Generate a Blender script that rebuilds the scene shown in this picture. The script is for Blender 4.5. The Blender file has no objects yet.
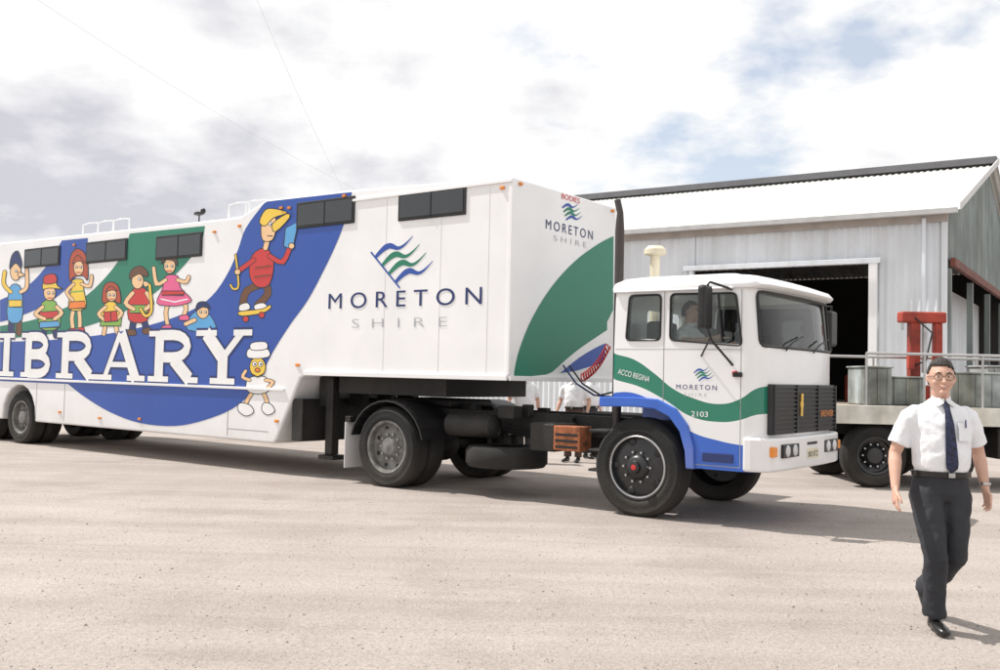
import bpy, bmesh, math, random
from mathutils import Vector, Matrix, noise
from mathutils.geometry import tessellate_polygon
random.seed(7)
scene=bpy.context.scene
V=Vector
# ------------------------------------------------------------------ survey of the site (camera solve, metres)
H=1.5; F=974.0; PITCH=math.atan(40.5/F); ROLL=math.atan(0.0227)
D=V((.8,-.6,0)); N=V((.6,.8,0)); P0=V((1.508,10.63,0))   # truck forward axis, truck left axis, front wheel contact
def ray(x,y):
    px=x-500; py=335-y; c,s=math.cos(ROLL),math.sin(ROLL)
    dx=px*c-py*s; dy=px*s+py*c
    return V((dx, F*math.cos(PITCH)-dy*math.sin(PITCH), F*math.sin(PITCH)+dy*math.cos(PITCH)))
CAM=V((0,0,H))
def plane_hit(x,y,pt,n):
    r=ray(x,y); return CAM+r*((pt-CAM).dot(n)/r.dot(n))
def to_uvz(P):
    q=P-P0; return (D.dot(q),N.dot(q),P.z)
def side(x,y,v=0.0):   # point of a traced mark on a plane parallel to the vehicle side, in vehicle metres
    return to_uvz(plane_hit(x,y,P0+N*v,N))
def front(x,y,u):
    return to_uvz(plane_hit(x,y,P0+D*u,D))
def ground(x,y):
    return plane_hit(x,y,V((0,0,0)),V((0,0,1)))
# ------------------------------------------------------------------ materials
def mk(name,col,rough=.5,metal=0.,var=.06,vscale=3.,bump=0.,bscale=40.,coat=0.,spec=.5,dust=0.,dz=(.35,1.3),streak=0.):
    m=bpy.data.materials.new(name); m.use_nodes=True
    nt=m.node_tree; b=nt.nodes['Principled BSDF']
    b.inputs['Roughness'].default_value=rough; b.inputs['Metallic'].default_value=metal
    b.inputs['Coat Weight'].default_value=coat; b.inputs['Specular IOR Level'].default_value=spec
    tc=nt.nodes.new('ShaderNodeTexCoord')
    n=nt.nodes.new('ShaderNodeTexNoise'); n.inputs['Scale'].default_value=vscale; n.inputs['Detail'].default_value=6
    nt.links.new(tc.outputs['Object'],n.inputs['Vector'])
    r=nt.nodes.new('ShaderNodeValToRGB')
    a=[max(0,c*(1-var*2)) for c in col]; z=[min(1,c*(1+var)) for c in col]
    r.color_ramp.elements[0].position=.3; r.color_ramp.elements[1].position=.65
    r.color_ramp.elements[0].color=(*a,1); r.color_ramp.elements[1].color=(*z,1)
    nt.links.new(n.outputs['Fac'],r.inputs['Fac']); out=r.outputs['Color']
    def mixc(f,A_,B_,mode='MIX'):
        x=nt.nodes.new('ShaderNodeMix'); x.data_type='RGBA'; x.blend_type=mode
        if isinstance(f,float): x.inputs[0].default_value=f
        else: nt.links.new(f,x.inputs[0])
        nt.links.new(A_,x.inputs[6])
        if isinstance(B_,tuple): x.inputs[7].default_value=(*B_,1)
        else: nt.links.new(B_,x.inputs[7])
        return x.outputs[2]
    if streak>0:
        mp=nt.nodes.new('ShaderNodeMapping'); mp.inputs['Scale'].default_value=(2.4,2.4,.16); nt.links.new(tc.outputs['Object'],mp.inputs[0])
        n3=nt.nodes.new('ShaderNodeTexNoise'); n3.inputs['Scale'].default_value=1.5; n3.inputs['Detail'].default_value=7; nt.links.new(mp.outputs[0],n3.inputs['Vector'])
        r3=nt.nodes.new('ShaderNodeValToRGB'); r3.color_ramp.elements[0].position=.35; r3.color_ramp.elements[0].color=(1-streak,1-streak*1.1,1-streak*1.3,1); r3.color_ramp.elements[1].position=.6; nt.links.new(n3.outputs['Fac'],r3.inputs[0])
        out=mixc(1.0,out,r3.outputs[0],'MULTIPLY')
    if dust>0:
        sp=nt.nodes.new('ShaderNodeSeparateXYZ'); nt.links.new(tc.outputs['Object'],sp.inputs[0])
        mr=nt.nodes.new('ShaderNodeMapRange'); mr.inputs['From Min'].default_value=dz[1]; mr.inputs['From Max'].default_value=dz[0]; mr.inputs['To Max'].default_value=dust; nt.links.new(sp.outputs['Z'],mr.inputs[0])
        n4=nt.nodes.new('ShaderNodeTexNoise'); n4.inputs['Scale'].default_value=3.5; n4.inputs['Detail'].default_value=8; nt.links.new(tc.outputs['Object'],n4.inputs['Vector'])
        mu_=nt.nodes.new('ShaderNodeMath'); mu_.operation='MULTIPLY'; nt.links.new(mr.outputs[0],mu_.inputs[0]); nt.links.new(n4.outputs['Fac'],mu_.inputs[1])
        out=mixc(mu_.outputs[0],out,(.40,.33,.26))
    nt.links.new(out,b.inputs['Base Color'])
    if bump>0:
        n2=nt.nodes.new('ShaderNodeTexNoise'); n2.inputs['Scale'].default_value=bscale; n2.inputs['Detail'].default_value=5
        nt.links.new(tc.outputs['Object'],n2.inputs['Vector'])
        bp=nt.nodes.new('ShaderNodeBump'); bp.inputs['Strength'].default_value=bump; bp.inputs['Distance'].default_value=.02
        nt.links.new(n2.outputs['Fac'],bp.inputs['Height']); nt.links.new(bp.outputs['Normal'],b.inputs['Normal'])
    return m
WHITE=mk('white_paint',(.82,.82,.83),.32,var=.03,vscale=1.2,bump=.05,bscale=2.0,coat=.2,dust=.4,dz=(.3,1.1))
GREEN=mk('green_vinyl',(.015,.19,.12),.35,var=.03,vscale=.7)
BLUE=mk('blue_vinyl',(.025,.08,.36),.35,var=.03,vscale=.7)
NAVY=mk('navy_vinyl',(.015,.03,.13),.4)
FBLUE=mk('fender_blue',(.03,.12,.52),.3,coat=.3,dust=.4,dz=(.5,1.1))
GREYT=mk('grey_lettering',(.4,.42,.45),.4)
BLACK=mk('black_paint',(.012,.012,.013),.45,var=.3)
CHAS=mk('chassis_black',(.011,.010,.010),.6,var=.4,bump=.3,dust=.06,dz=(.2,1.3))
RUB=mk('tyre_rubber',(.012,.012,.012),.85,var=.3,bump=.4,bscale=60,dust=.16,dz=(0,.7))
RIM=mk('rim_grey',(.17,.17,.165),.5,var=.3,vscale=9,dust=.25,dz=(0,1.2))
RIMD=mk('rim_dark',(.028,.028,.03),.35,var=.3)
STEEL=mk('bare_steel',(.5,.5,.5),.3,metal=.9,var=.1)
TINT=mk('tinted_glass',(.02,.025,.03),.06,spec=.8)
LAMP=mk('lamp_lens',(.6,.6,.62),.1,spec=.8)
ORANGE=mk('orange_plastic',(.75,.25,.03),.4)
RED=mk('red_plastic',(.6,.03,.03),.4)
TRIM=mk('seam_grey',(.30,.30,.31),.5)
SEAMW=mk('panel_seam_white',(.66,.66,.68),.5)
RUST=mk('red_steel',(.36,.045,.025),.6,var=.25)
CREAM=mk('cream_paint',(.72,.66,.5),.5)
GREYB=mk('grey_box',(.36,.40,.40),.6,var=.25,streak=.4)
def art(n,c): return mk('mural_'+n,c,.4,var=.03)
A={'k':art('black',(.02,.02,.025)),'r':art('red',(.55,.04,.04)),'y':art('yellow',(.8,.55,.07)),'s':art('skin',(.82,.54,.30)),
 'p':art('pink',(.72,.12,.28)),'g':GREEN,'b':BLUE,'w':art('white',(.82,.82,.82)),'n':NAVY,'c':art('cyan',(.1,.35,.65)),
 'o':art('orange',(.8,.22,.04)),'h':art('hair_red',(.42,.07,.03)),'m':art('brown',(.14,.06,.03)),'l':art('lime',(.22,.42,.08))}
def glass_mat():
    m=bpy.data.materials.new('window_glass'); m.use_nodes=True; nt=m.node_tree; nt.nodes.clear()
    o=nt.nodes.new('ShaderNodeOutputMaterial'); t=nt.nodes.new('ShaderNodeBsdfTransparent'); t.inputs[0].default_value=(.86,.9,.89,1)
    g=nt.nodes.new('ShaderNodeBsdfGlossy'); g.inputs['Roughness'].default_value=.02
    f=nt.nodes.new('ShaderNodeFresnel'); f.inputs[0].default_value=1.5; x=nt.nodes.new('ShaderNodeMixShader')
    nt.links.new(f.outputs[0],x.inputs[0]); nt.links.new(t.outputs[0],x.inputs[1]); nt.links.new(g.outputs[0],x.inputs[2]); nt.links.new(x.outputs[0],o.inputs[0])
    return m
GLASS=glass_mat()
# ------------------------------------------------------------------ mesh helpers
def link(ob,parent=None):
    scene.collection.objects.link(ob)
    if parent: ob.parent=parent
    return ob
def empty(name,loc=(0,0,0),rz=0):
    e=bpy.data.objects.new(name,None); e.location=loc; e.rotation_euler=(0,0,rz); e.empty_display_size=.3
    scene.collection.objects.link(e); return e
def mesh(name,vs,fs,mats,parent=None,smooth=None,mi=None,recalc=True):
    me=bpy.data.meshes.new(name); me.from_pydata([tuple(v) for v in vs],[],fs)
    if not isinstance(mats,(list,tuple)): mats=[mats]
    for m in mats: me.materials.append(m)
    if mi:
        for p,i in zip(me.polygons,mi): p.material_index=i
    if recalc:
        bm=bmesh.new(); bm.from_mesh(me); bmesh.ops.recalc_face_normals(bm,faces=bm.faces); bm.to_mesh(me); bm.free()
    if smooth is not None:
        for p in me.polygons: p.use_smooth=True
        me.set_sharp_from_angle(angle=math.radians(smooth))
    ob=bpy.data.objects.new(name,me); return link(ob,parent)
def bev(ob,w=.01,s=2):
    m=ob.modifiers.new('b','BEVEL'); m.width=w; m.segments=s; m.limit_method='ANGLE'; m.angle_limit=math.radians(35); return ob
def box(name,a,b,mat,parent=None,bw=.008):
    x0,y0,z0=a; x1,y1,z1=b
    vs=[(x,y,z) for x in(x0,x1) for y in(y0,y1) for z in(z0,z1)]
    fs=[(0,1,3,2),(4,6,7,5),(0,4,5,1),(2,3,7,6),(0,2,6,4),(1,5,7,3)]
    ob=mesh(name,vs,fs,mat,parent)
    if bw: bev(ob,bw)
    return ob
def prism(name,pts,v0,v1,mat,parent=None,axis='v',bw=0):
    n=len(pts)
    if axis=='v': vs=[(p[0],v0,p[1]) for p in pts]+[(p[0],v1,p[1]) for p in pts]
    elif axis=='u': vs=[(v0,p[0],p[1]) for p in pts]+[(v1,p[0],p[1]) for p in pts]
    else: vs=[(p[0],p[1],v0) for p in pts]+[(p[0],p[1],v1) for p in pts]
    fs=[tuple(range(n)),tuple(range(2*n-1,n-1,-1))]+[(i,(i+1)%n,n+(i+1)%n,n+i) for i in range(n)]
    ob=mesh(name,vs,fs,mat,parent)
    if bw: bev(ob,bw)
    return ob
def frame(t):
    ref=V((1,0,0)) if abs(t.x)<.9 else V((0,1,0))
    xa=(ref-t*ref.dot(t)).normalized(); return xa,t.cross(xa)
def tube_data(pts,rad,seg=12):
    pts=[V(p) for p in pts]; n=len(pts); vs=[];fs=[]
    if not isinstance(rad,(list,tuple)): rad=[rad]*n
    for i,p in enumerate(pts):
        t=(pts[min(i+1,n-1)]-pts[max(i-1,0)]).normalized(); xa,ya=frame(t)
        a,b=rad[i] if isinstance(rad[i],(tuple,list)) else (rad[i],rad[i])
        for k in range(seg):
            q=2*math.pi*k/seg; vs.append(p+xa*a*math.cos(q)+ya*b*math.sin(q))
    for i in range(n-1):
        for k in range(seg):
            fs.append((i*seg+k,i*seg+(k+1)%seg,(i+1)*seg+(k+1)%seg,(i+1)*seg+k))
    fs.append(tuple(range(seg-1,-1,-1))); fs.append(tuple(range((n-1)*seg,n*seg)))
    return vs,fs
def tube(name,pts,rad,mat,parent=None,seg=10):
    vs,fs=tube_data(pts,rad,seg); return mesh(name,vs,fs,mat,parent,smooth=50)
def multi(name,parts,mat,parent=None,smooth=50):
    vs=[];fs=[]
    for a,b in parts:
        o=len(vs); vs+=list(a); fs+=[tuple(i+o for i in f) for f in b]
    return mesh(name,vs,fs,mat,parent,smooth=smooth)
def ellip(c,r,seg=16,rings=10,rot=None):
    vs=[];fs=[]; c=V(c)
    for i in range(rings+1):
        th=math.pi*i/rings
        for k in range(seg):
            ph=2*math.pi*k/seg
            q=V((r[0]*math.sin(th)*math.cos(ph),r[1]*math.sin(th)*math.sin(ph),r[2]*math.cos(th)))
            if rot: q=rot@q
            vs.append(c+q)
    for i in range(rings):
        for k in range(seg):
            fs.append((i*seg+k,i*seg+(k+1)%seg,(i+1)*seg+(k+1)%seg,(i+1)*seg+k))
    return vs,fs
def lathe(name,prof,mats,parent,c,mi=None,seg=48,axis='y'):
    vs=[];fs=[];ms=[]
    for (r,a) in prof:
        for k in range(seg):
            q=2*math.pi*k/seg
            if axis=='y': vs.append((c[0]+r*math.cos(q),c[1]+a,c[2]+r*math.sin(q)))
            else: vs.append((c[0]+r*math.cos(q),c[1]+r*math.sin(q),c[2]+a))
    for i in range(len(prof)-1):
        for k in range(seg):
            fs.append((i*seg+k,i*seg+(k+1)%seg,(i+1)*seg+(k+1)%seg,(i+1)*seg+k)); ms.append(mi[i] if mi else 0)
    return mesh(name,vs,fs,mats,parent,smooth=40,mi=ms)
def smoothpts(pts,n=6,closed=False):
    P=[V(p) for p in pts]; out=[]; m=len(P); rng=m if closed else m-1
    for i in range(rng):
        if closed: a,b,c,d=P[(i-1)%m],P[i],P[(i+1)%m],P[(i+2)%m]
        else: a,b,c,d=P[max(i-1,0)],P[i],P[i+1],P[min(i+2,m-1)]
        for k in range(n):
            t=k/n; out.append(.5*((2*b)+(c-a)*t+(2*a-5*b+4*c-d)*t*t+(3*b-a-3*c+d)*t**3))
    if not closed: out.append(P[-1])
    return out
# flat vinyl graphics collected on one sheet (each film a fraction of a millimetre above the last)
class Sheet:
    def __init__(s,mapf): s.v=[];s.f=[];s.m=[];s.mats=[];s.map=mapf; s.d=0.0
    def mi(s,m):
        if m not in s.mats: s.mats.append(m)
        return s.mats.index(m)
    def poly(s,pts,mat,step=.00018):
        s.d+=step; P=[V((p[0],p[1],0)) for p in pts]
        o=len(s.v); s.v+=[s.map(p.x,p.y,s.d) for p in P]
        for t in tessellate_polygon([P]): s.f.append(tuple(i+o for i in t)); s.m.append(s.mi(mat))
    def stroke(s,pts,w,mat,cap=True,step=.00018,taper=None):
        s.d+=step; P=[V((p[0],p[1])) for p in pts]; n=len(P); o=len(s.v)
        for i,p in enumerate(P):
            t=(P[min(i+1,n-1)]-P[max(i-1,0)]).normalized(); nn=V((-t.y,t.x)); ww=w/2
            if 0<i<n-1:
                t1=(P[i]-P[i-1]).normalized(); ww=ww/max(.5,abs(t.dot(t1)))
            if taper: ww*=taper(i/(n-1))
            for q in (p+nn*ww,p-nn*ww): s.v.append(s.map(q.x,q.y,s.d))
        for i in range(n-1): s.f.append((o+2*i,o+2*i+1,o+2*i+3,o+2*i+2)); s.m.append(s.mi(mat))
        if cap:
            for c in (P[0],P[-1]):
                s.poly([(c.x+w/2*math.cos(a*math.pi/5),c.y+w/2*math.sin(a*math.pi/5)) for a in range(10)],mat,.00006)
    def build(s,name,parent): return mesh(name,s.v,s.f,s.mats,parent,mi=s.m,recalc=False)
def text(name,body,p,w,h,mat,parent,rot,bold=0.0,space=1.0,shear=0):
    cu=bpy.data.curves.new(name,'FONT'); cu.body=body; cu.space_character=space; cu.offset=bold; cu.shear=shear; cu.size=1
    cu.materials.append(mat); ob=bpy.data.objects.new(name,cu); link(ob)
    bpy.context.view_layer.update(); d=ob.dimensions
    ob.scale=(w/max(d.x,.01),h/max(d.y,.01),1); ob.location=p; ob.rotation_euler=rot; ob.parent=parent
    return ob
SIDE_ROT=(math.pi/2,0,0); FRONT_ROT=(math.pi/2,0,math.pi/2)
# ------------------------------------------------------------------ vehicle frames
RZ=math.atan2(-.6,.8)
truck=empty('prime_mover_truck',P0,RZ); trailer=empty('mobile_library_trailer',P0,RZ)
# ---- trailer body
def s2(x,y): q=side(x,y); return (q[0],q[2])
UE=-15.6; UF=-1.745; ZB=1.45
zr=s2(0,243)[1]
prof=[(UF,ZB),(UF,3.905),s2(345,190.5),s2(266,200),s2(240,217),(s2(0,243)[0],zr),(UE,zr),(UE,.5)]
uw=side(17,443)[0]
def arch(u,r=.62,z=.5,n=9,zb=.44):
    return [(u-r*math.cos(math.pi*i/n*1.0),max(zb,z+r*math.sin(math.pi*i/n))) for i in range(n+1)]
prof+=[(uw-1.35-.62,.44)]+arch(uw-1.35)[1:-1]+[(uw-1.35+.6,.44),(uw-.62,.44)]+arch(uw)[1:-1]+[(uw+.62,.44)]
prof+=[(s2(273,441)[0],.44),(s2(273,441)[0]+.06,.5),(s2(300,370)[0],1.40),(s2(306,366)[0],ZB)]
body=prism('trailer_body',prof,0,2.5,WHITE,trailer); bev(body,.03,3)
uL=s2(285,388)[0]
box('side_rail',(UE,-.03,1.205),(uL,-.001,1.245),WHITE,trailer,.005)
box('gooseneck_rail',(s2(306,366)[0],-.035,1.44),(UF-.01,-.001,1.50),WHITE,trailer,.006)
box('front_rail',(UF+.001,0.0,1.44),(UF+.035,2.5,1.50),WHITE,trailer,.006)
box('roof_gutter_front',(s2(345,190)[0],-.022,3.84),(UF,-.001,3.875),WHITE,trailer,.004)
box('corner_post',(UF-.05,-.012,1.51),(UF+.012,.05,3.83),WHITE,trailer,.01)
for (x,y) in ((503,188),(345,196),(290,208),(282,208),(215,232),(75,245),(240,226)):
    u,_,z=side(x,y); box('marker_lamp',(u-.03,-.03,z-.018),(u+.03,-.001,z+.018),ORANGE,trailer,.005)
for (x,y) in ((298,365),(140,419),(277,421),(100,418),(60,412)):
    u,_,z=side(x,y); box('side_reflector',(u-.04,-.02,z-.02),(u+.04,-.001,z+.02),ORANGE,trailer,.005)
for (x0,y0,x1,y1,xb,yb) in ((401,194,465,190,403,217),(299,204,354,199,299,226),(158,238,202,234,158,258),(88,244,127,240,88,262),(26,251,60,247,26,267)):
    a=side(x0,y0);b=side(x1,y1);c=side(xb,yb); zt=(a[2]+b[2])/2; zb=zt-(a[2]-c[2])
    box('window_frame',(a[0]-.03,-.02,zb-.03),(b[0]+.03,-.0005,zt+.03),BLACK,trailer,.01)
    box('window_pane',(a[0]+.01,-.026,zb+.01),(b[0]-.01,-.0205,zt-.01),TINT,trailer,.002)
    box('window_slider_bar',((a[0]+b[0])/2-.01,-.032,zb),((a[0]+b[0])/2+.01,-.0265,zt),BLACK,trailer,.002)
for x in (488,440,385,):
    u=s2(x,280)[0]; box('panel_seam',(u-.003,-.0025,1.52),(u+.003,-.0003,3.83),SEAMW,trailer,0)
for x in (36,64,228):
    u=s2(x,410)[0]; box('locker_seam',(u-.006,-.003,.5),(u+.006,-.0003,1.2),TRIM,trailer,0)
box('locker_seam_h',(s2(228,410)[0]-.0,-.003,.60),(s2(273,420)[0]-.1,-.0003,.608),TRIM,trailer,0)
# underside frame, landing legs
box('gooseneck_frame',(-5.0,.35,1.20),(-3.0,2.15,1.44),CHAS,trailer)
for v in (.35,.95,1.55,2.0):
    box('cross_member',(-5.4,v,1.0),(-5.1,v+.12,1.44),CHAS,trailer)
box('front_bulkhead',(-5.62,.04,.5),(-5.4,2.46,1.1),CHAS,trailer)
for v in (.3,2.0):
    box('landing_leg',(-5.2,v,.32),(-5.06,v+.14,1.4),CHAS,trailer); box('landing_foot',(-5.28,v-.05,.25),(-4.98,v+.19,.31),CHAS,trailer)
for x in (72,100,190,232):
    u=s2(x,228)[0]
    box('roof_vent',(u-.3,.9,zr-.01),(u+.3,1.5,zr+.16),WHITE,trailer,.04)
for x in (70,85,100,215,232):
    u=s2(x,228)[0]
    tube('roof_rail_post',[(u,.25,zr),(u,.25,zr+.2),(u+.25,.25,zr+.22),(u+.5,.25,zr+.2),(u+.5,.25,zr)],.014,WHITE,trailer)
u=s2(178,222)[0]; multi('roof_horn',[ellip((u,.4,zr+.17),(.14,.05,.04)),ellip((u+.1,.4,zr+.2),(.05,.04,.05)),tube_data([(u,.4,zr-.01),(u,.4,zr+.17)],.012)],BLACK,trailer)
# ---- mural on trailer side
def msid(x,y,d):
    u,_,z=side(x,y); return (u,-.003-d,z)
M=Sheet(msid)
def sm(pts,n=4): return [(p[0],p[1]) for p in smoothpts(pts,n)]
blue=sm([(352,192),(347,215),(338,240),(325,268),(308,300),(290,325),(273,352),(262,374),(250,394),(232,409),(205,420),(175,426),(140,423),(110,412),(85,397),(68,384)])
left=[(0,381)]+sm([(0,342),(50,340),(100,335),(150,325),(190,311),(212,296),(228,273),(238,250),(246,228),(264,203.5)])
M.poly(blue+left+[(267,201.5)],BLUE)
grn=sm([(205,226),(200,245),(178,272),(145,300),(100,322),(50,334),(0,339)])+sm([(0,326),(40,318),(80,300),(105,278),(122,255),(130,233.5)])
M.poly(grn,GREEN)
bl=sm([(88,238),(85,260),(70,285),(45,305),(15,318),(0,322)])+sm([(0,300),(25,288),(45,268),(62,240.5)])
M.poly(bl,BLUE)
def ls(a,w,col,base=None):
    M.stroke(sm(a,3),w+1.2,A['k']); M.stroke(sm(a,3),w,A[col])
def lp(a,col,smo=True):
    P=[(p[0],p[1]) for p in (smoothpts(a,3,True) if smo else a)]
    M.poly(P,A[col]); M.stroke(P+[P[0]],.8,A['k'],cap=False)
def lc(x,y,rx,ry,col,out=True):
    P=[(x+rx*math.cos(a*math.pi/8),y+ry*math.sin(a*math.pi/8)) for a in range(16)]
    if out: lp(P,col,False)
    else: M.poly(P,A[col])
def eye(x,y,r=2.2):
    r*=.82; P=[(x+r*math.cos(a*math.pi/6),y+r*1.15*math.sin(a*math.pi/6)) for a in range(12)]
    M.poly(P,A['w']); M.stroke(P+[P[0]],.5,A['k'],cap=False); lc(x+.4,y+.3,r*.42,r*.5,'k',False)
base=M.d
# skateboarder
ls([(262,284),(247,291),(243,304)],6.5,'m'); ls([(266,283),(268,294),(258,305)],6.5,'m')
lp([(240,305),(248,303),(250,309),(240,311)],'w'); lp([(255,305),(264,303),(268,309),(256,310)],'w')
lp([(238,313),(243,311),(262,309),(270,305),(271,308),(263,313),(243,316)],'y'); lc(246,319,3,3,'r'); lc(262,315,3,3,'r')
lp([(252,256),(266,248),(274,262),(270,284),(258,287),(250,276)],'r')
ls([(254,260),(243,268),(238,272)],4.2,'r'); ls([(270,256),(283,262),(291,245)],4.2,'r')
ls([(236,255),(239,285),(234,289),(231,285)],1.6,'y')
lp([(286,228),(299,222),(293,250),(284,246)],'c',False); lc(292,246,3,3,'s'); lc(238,272,3,3,'s')
ls([(266,248),(268,240)],4.5,'s'); lp([(263,240),(262,224),(268,214),(275,216),(277,226),(273,240)],'s'); M.stroke([(268,236),(273,236)],1,A['k'])
lp([(273,224),(287,214),(290,218),(276,232)],'y'); lp([(260,222),(266,210),(276,209),(288,213),(274,218),(266,226)],'y'); eye(271,224,2.2); M.stroke([(256,268),(271,266)],1.2,A['m']); M.stroke([(255,277),(271,275)],1.2,A['m'])
M.d=base
# dancer in pink
ls([(170,300),(166,312),(168,326)],3.4,'s'); ls([(177,300),(186,306),(184,316)],3.4,'s'); lp([(163,326),(171,325),(171,330),(162,330)],'p'); lp([(180,316),(188,315),(189,320),(180,320)],'p')
lp([(157,303),(163,288),(166,276),(178,276),(181,288),(192,300),(182,305),(170,306)],'p'); M.stroke([(161,299),(175,302),(188,299)],1.2,A['w'],cap=False)
ls([(166,280),(157,284),(154,268)],3.2,'s'); ls([(178,280),(186,282),(189,277)],3.2,'s')
lc(170,266,5.8,7.5,'s'); lp([(162,264),(163,257),(169,254),(176,257),(178,266),(174,261),(166,260)],'m'); eye(167,266,1.5); eye(172.5,266,1.5); M.stroke([(167,271),(172,271)],1,A['r']); lp([(163,291),(185,291),(184,295),(162,295)],'r',False)
M.d=base
# saxophone man
ls([(134,318),(132,332)],5.5,'n'); ls([(143,317),(147,330)],5.5,'n'); lp([(127,330),(135,330),(136,335),(126,335)],'m'); lp([(143,329),(151,328),(153,333),(144,334)],'m')
lp([(129,320),(130,297),(135,288),(146,289),(150,302),(147,321)],'r'); lp([(131,305),(149,305),(148,313),(130,313)],'l',False)
ls([(133,293),(126,303),(134,309)],3.6,'s'); ls([(147,293),(152,303),(146,309)],3.6,'s')
lc(138,281,6,8,'s'); lp([(130,279),(132,270),(141,266),(148,272),(147,277),(139,274)],'m'); lp([(144,281),(151,284),(145,287)],'s'); eye(140,279,1.8); ls([(150,285),(152,310),(146,316),(141,309)],2.2,'y')
M.d=base
# girl with book
ls([(106,322),(104,334)],3.4,'s'); ls([(115,322),(118,334)],3.4,'s'); lp([(101,324),(105,304),(116,303),(121,324)],'y'); lp([(100,326),(121,326),(122,316),(103,316)],'l',False)
ls([(106,307),(99,314),(105,320)],3.,'s'); ls([(116,307),(122,313),(117,319)],3.,'s'); lp([(104,312),(117,311),(118,321),(105,322)],'r',False); M.stroke([(111,312),(111.5,321)],.9,A['k'])
lp([(103,303),(104,287),(111,282),(119,287),(121,303),(112,300)],'h'); lc(112,295,5.,6.4,'s'); lp([(106,292),(111,286),(118,291),(112,290)],'h'); eye(110,295,1.4); eye(114.2,295,1.4); M.stroke([(110,299),(114,299)],.9,A['r'])
M.d=base
# tall red haired woman
ls([(74,308),(72,318),(73,328)],3.4,'s'); ls([(79,308),(80,318),(80,327)],3.4,'s'); lp([(69,329),(76,328),(76,332),(68,332)],'r',False); lp([(78,328),(84,327),(85,331),(78,331)],'r',False)
lp([(69,309),(72,288),(73,280),(83,280),(84,290),(86,308)],'y'); lp([(70,302),(85,301),(86,308),(69,309)],'o',False); M.stroke([(72,292),(84,291)],1.6,A['l'],cap=False)
ls([(74,284),(67,292),(73,300)],2.8,'s'); ls([(82,284),(90,286),(92,276)],2.8,'s')
lp([(70,281),(70,260),(76,249),(84,252),(88,262),(88,280),(84,276),(74,277)],'h'); lc(79,268,5.,7.6,'s'); lp([(73,264),(78,255),(85,263),(79,261)],'h'); eye(77,267,1.4); eye(81.3,267,1.4); M.stroke([(77,272.5),(81,272.5)],1,A['r'])
M.d=base
# reader with cap
ls([(45,325),(44,336)],4.5,'n'); ls([(54,325),(56,336)],4.5,'n'); lp([(40,328),(42,303),(56,302),(60,327)],'l'); lp([(40,312),(58,311),(59,318),(40,319)],'r',False); lp([(40,322),(59,321),(60,327),(40,328)],'c',False)
ls([(43,307),(36,314),(45,319)],3.2,'s'); ls([(57,307),(62,313),(55,319)],3.2,'s'); lc(50,293,6.,7.6,'s'); lp([(43,289),(45,280),(54,278),(58,286),(63,289),(50,288)],'y'); eye(49,293,1.5); eye(53.5,293,1.5); M.stroke([(48,298),(53,298)],.9,A['r'])
lp([(45,284),(45,276),(55,274),(57,282)],'r')
M.d=base
# pair at the rear
ls([(12,318),(11,334)],5.5,'n'); ls([(19,318),(19,333)],5,'m'); lp([(8,320),(9,292),(14,284),(22,290),(22,320)],'c'); lp([(9,300),(22,300),(22,307),(9,307)],'y',False)
ls([(11,292),(4,284),(5,272)],3.2,'y'); ls([(21,292),(27,287),(27,270)],3.2,'s'); lc(16,272,5.4,8.5,'s'); lp([(10,269),(12,256),(18,251),(22,262),(21,268),(16,263)],'n'); eye(16.5,271,1.6); lp([(19,272),(25,275),(19,277)],'s')
M.d=base
# peeking child
lp([(188,330),(190,317),(200,310),(211,316),(215,330)],'c'); lc(203,312,6.,6.6,'s'); lp([(196,311),(198,303),(206,302),(211,309),(203,307)],'n'); eye(201,312,1.5); eye(206,312,1.5); ls([(195,320),(186,324)],3.6,'s')
M.d=base
# cook with hat
ls([(256,388),(248,399),(245,407)],3.4,'s'); ls([(261,388),(266,398),(268,407)],3.4,'s'); lp([(238,410),(240,403),(250,405),(254,412),(246,416)],'w'); lp([(262,410),(264,403),(271,404),(275,411),(268,415)],'w')
lp([(249,378),(266,377),(270,390),(258,394),(247,390)],'w'); ls([(250,380),(243,377),(246,371)],2.8,'s'); ls([(266,380),(273,382),(268,388)],2.8,'s')
lc(258,367,8,10,'y'); lp([(249,358),(248,350),(255,348),(268,349),(269,357)],'w'); lp([(252,350),(252,343),(266,342),(267,349)],'w'); eye(255,364,2.8); eye(261,364,2.8); lc(258,370,2.5,2,'o'); M.stroke([(252,374),(258,377),(264,374)],1.2,A['k'])
M.d=base
def logo(S,p,q,r,wid,cols,amp=5.5):
    for k,c in enumerate(cols):
        o=(V((r[0],r[1]))*(k/(len(cols)-1)))
        pts=[]
        for i in range(17):
            t=i/16; b=V(p).lerp(V(q),t)+o; w=amp*math.sin(2*math.pi*t)
            pts.append((b.x+w*.35,b.y-w))
        S.stroke(pts,wid,c,cap=False,taper=lambda t:max(.1,min(1,1.6-1.5*t,.5+2*t)))
logo(M,(375,258),(413,236),(20,25),5.6,[BLUE,GREEN,GREEN,BLUE])
M.stroke([(371,252),(400,288)],1.6,BLUE,cap=False)
M.build('mural_graphics',trailer)
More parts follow.
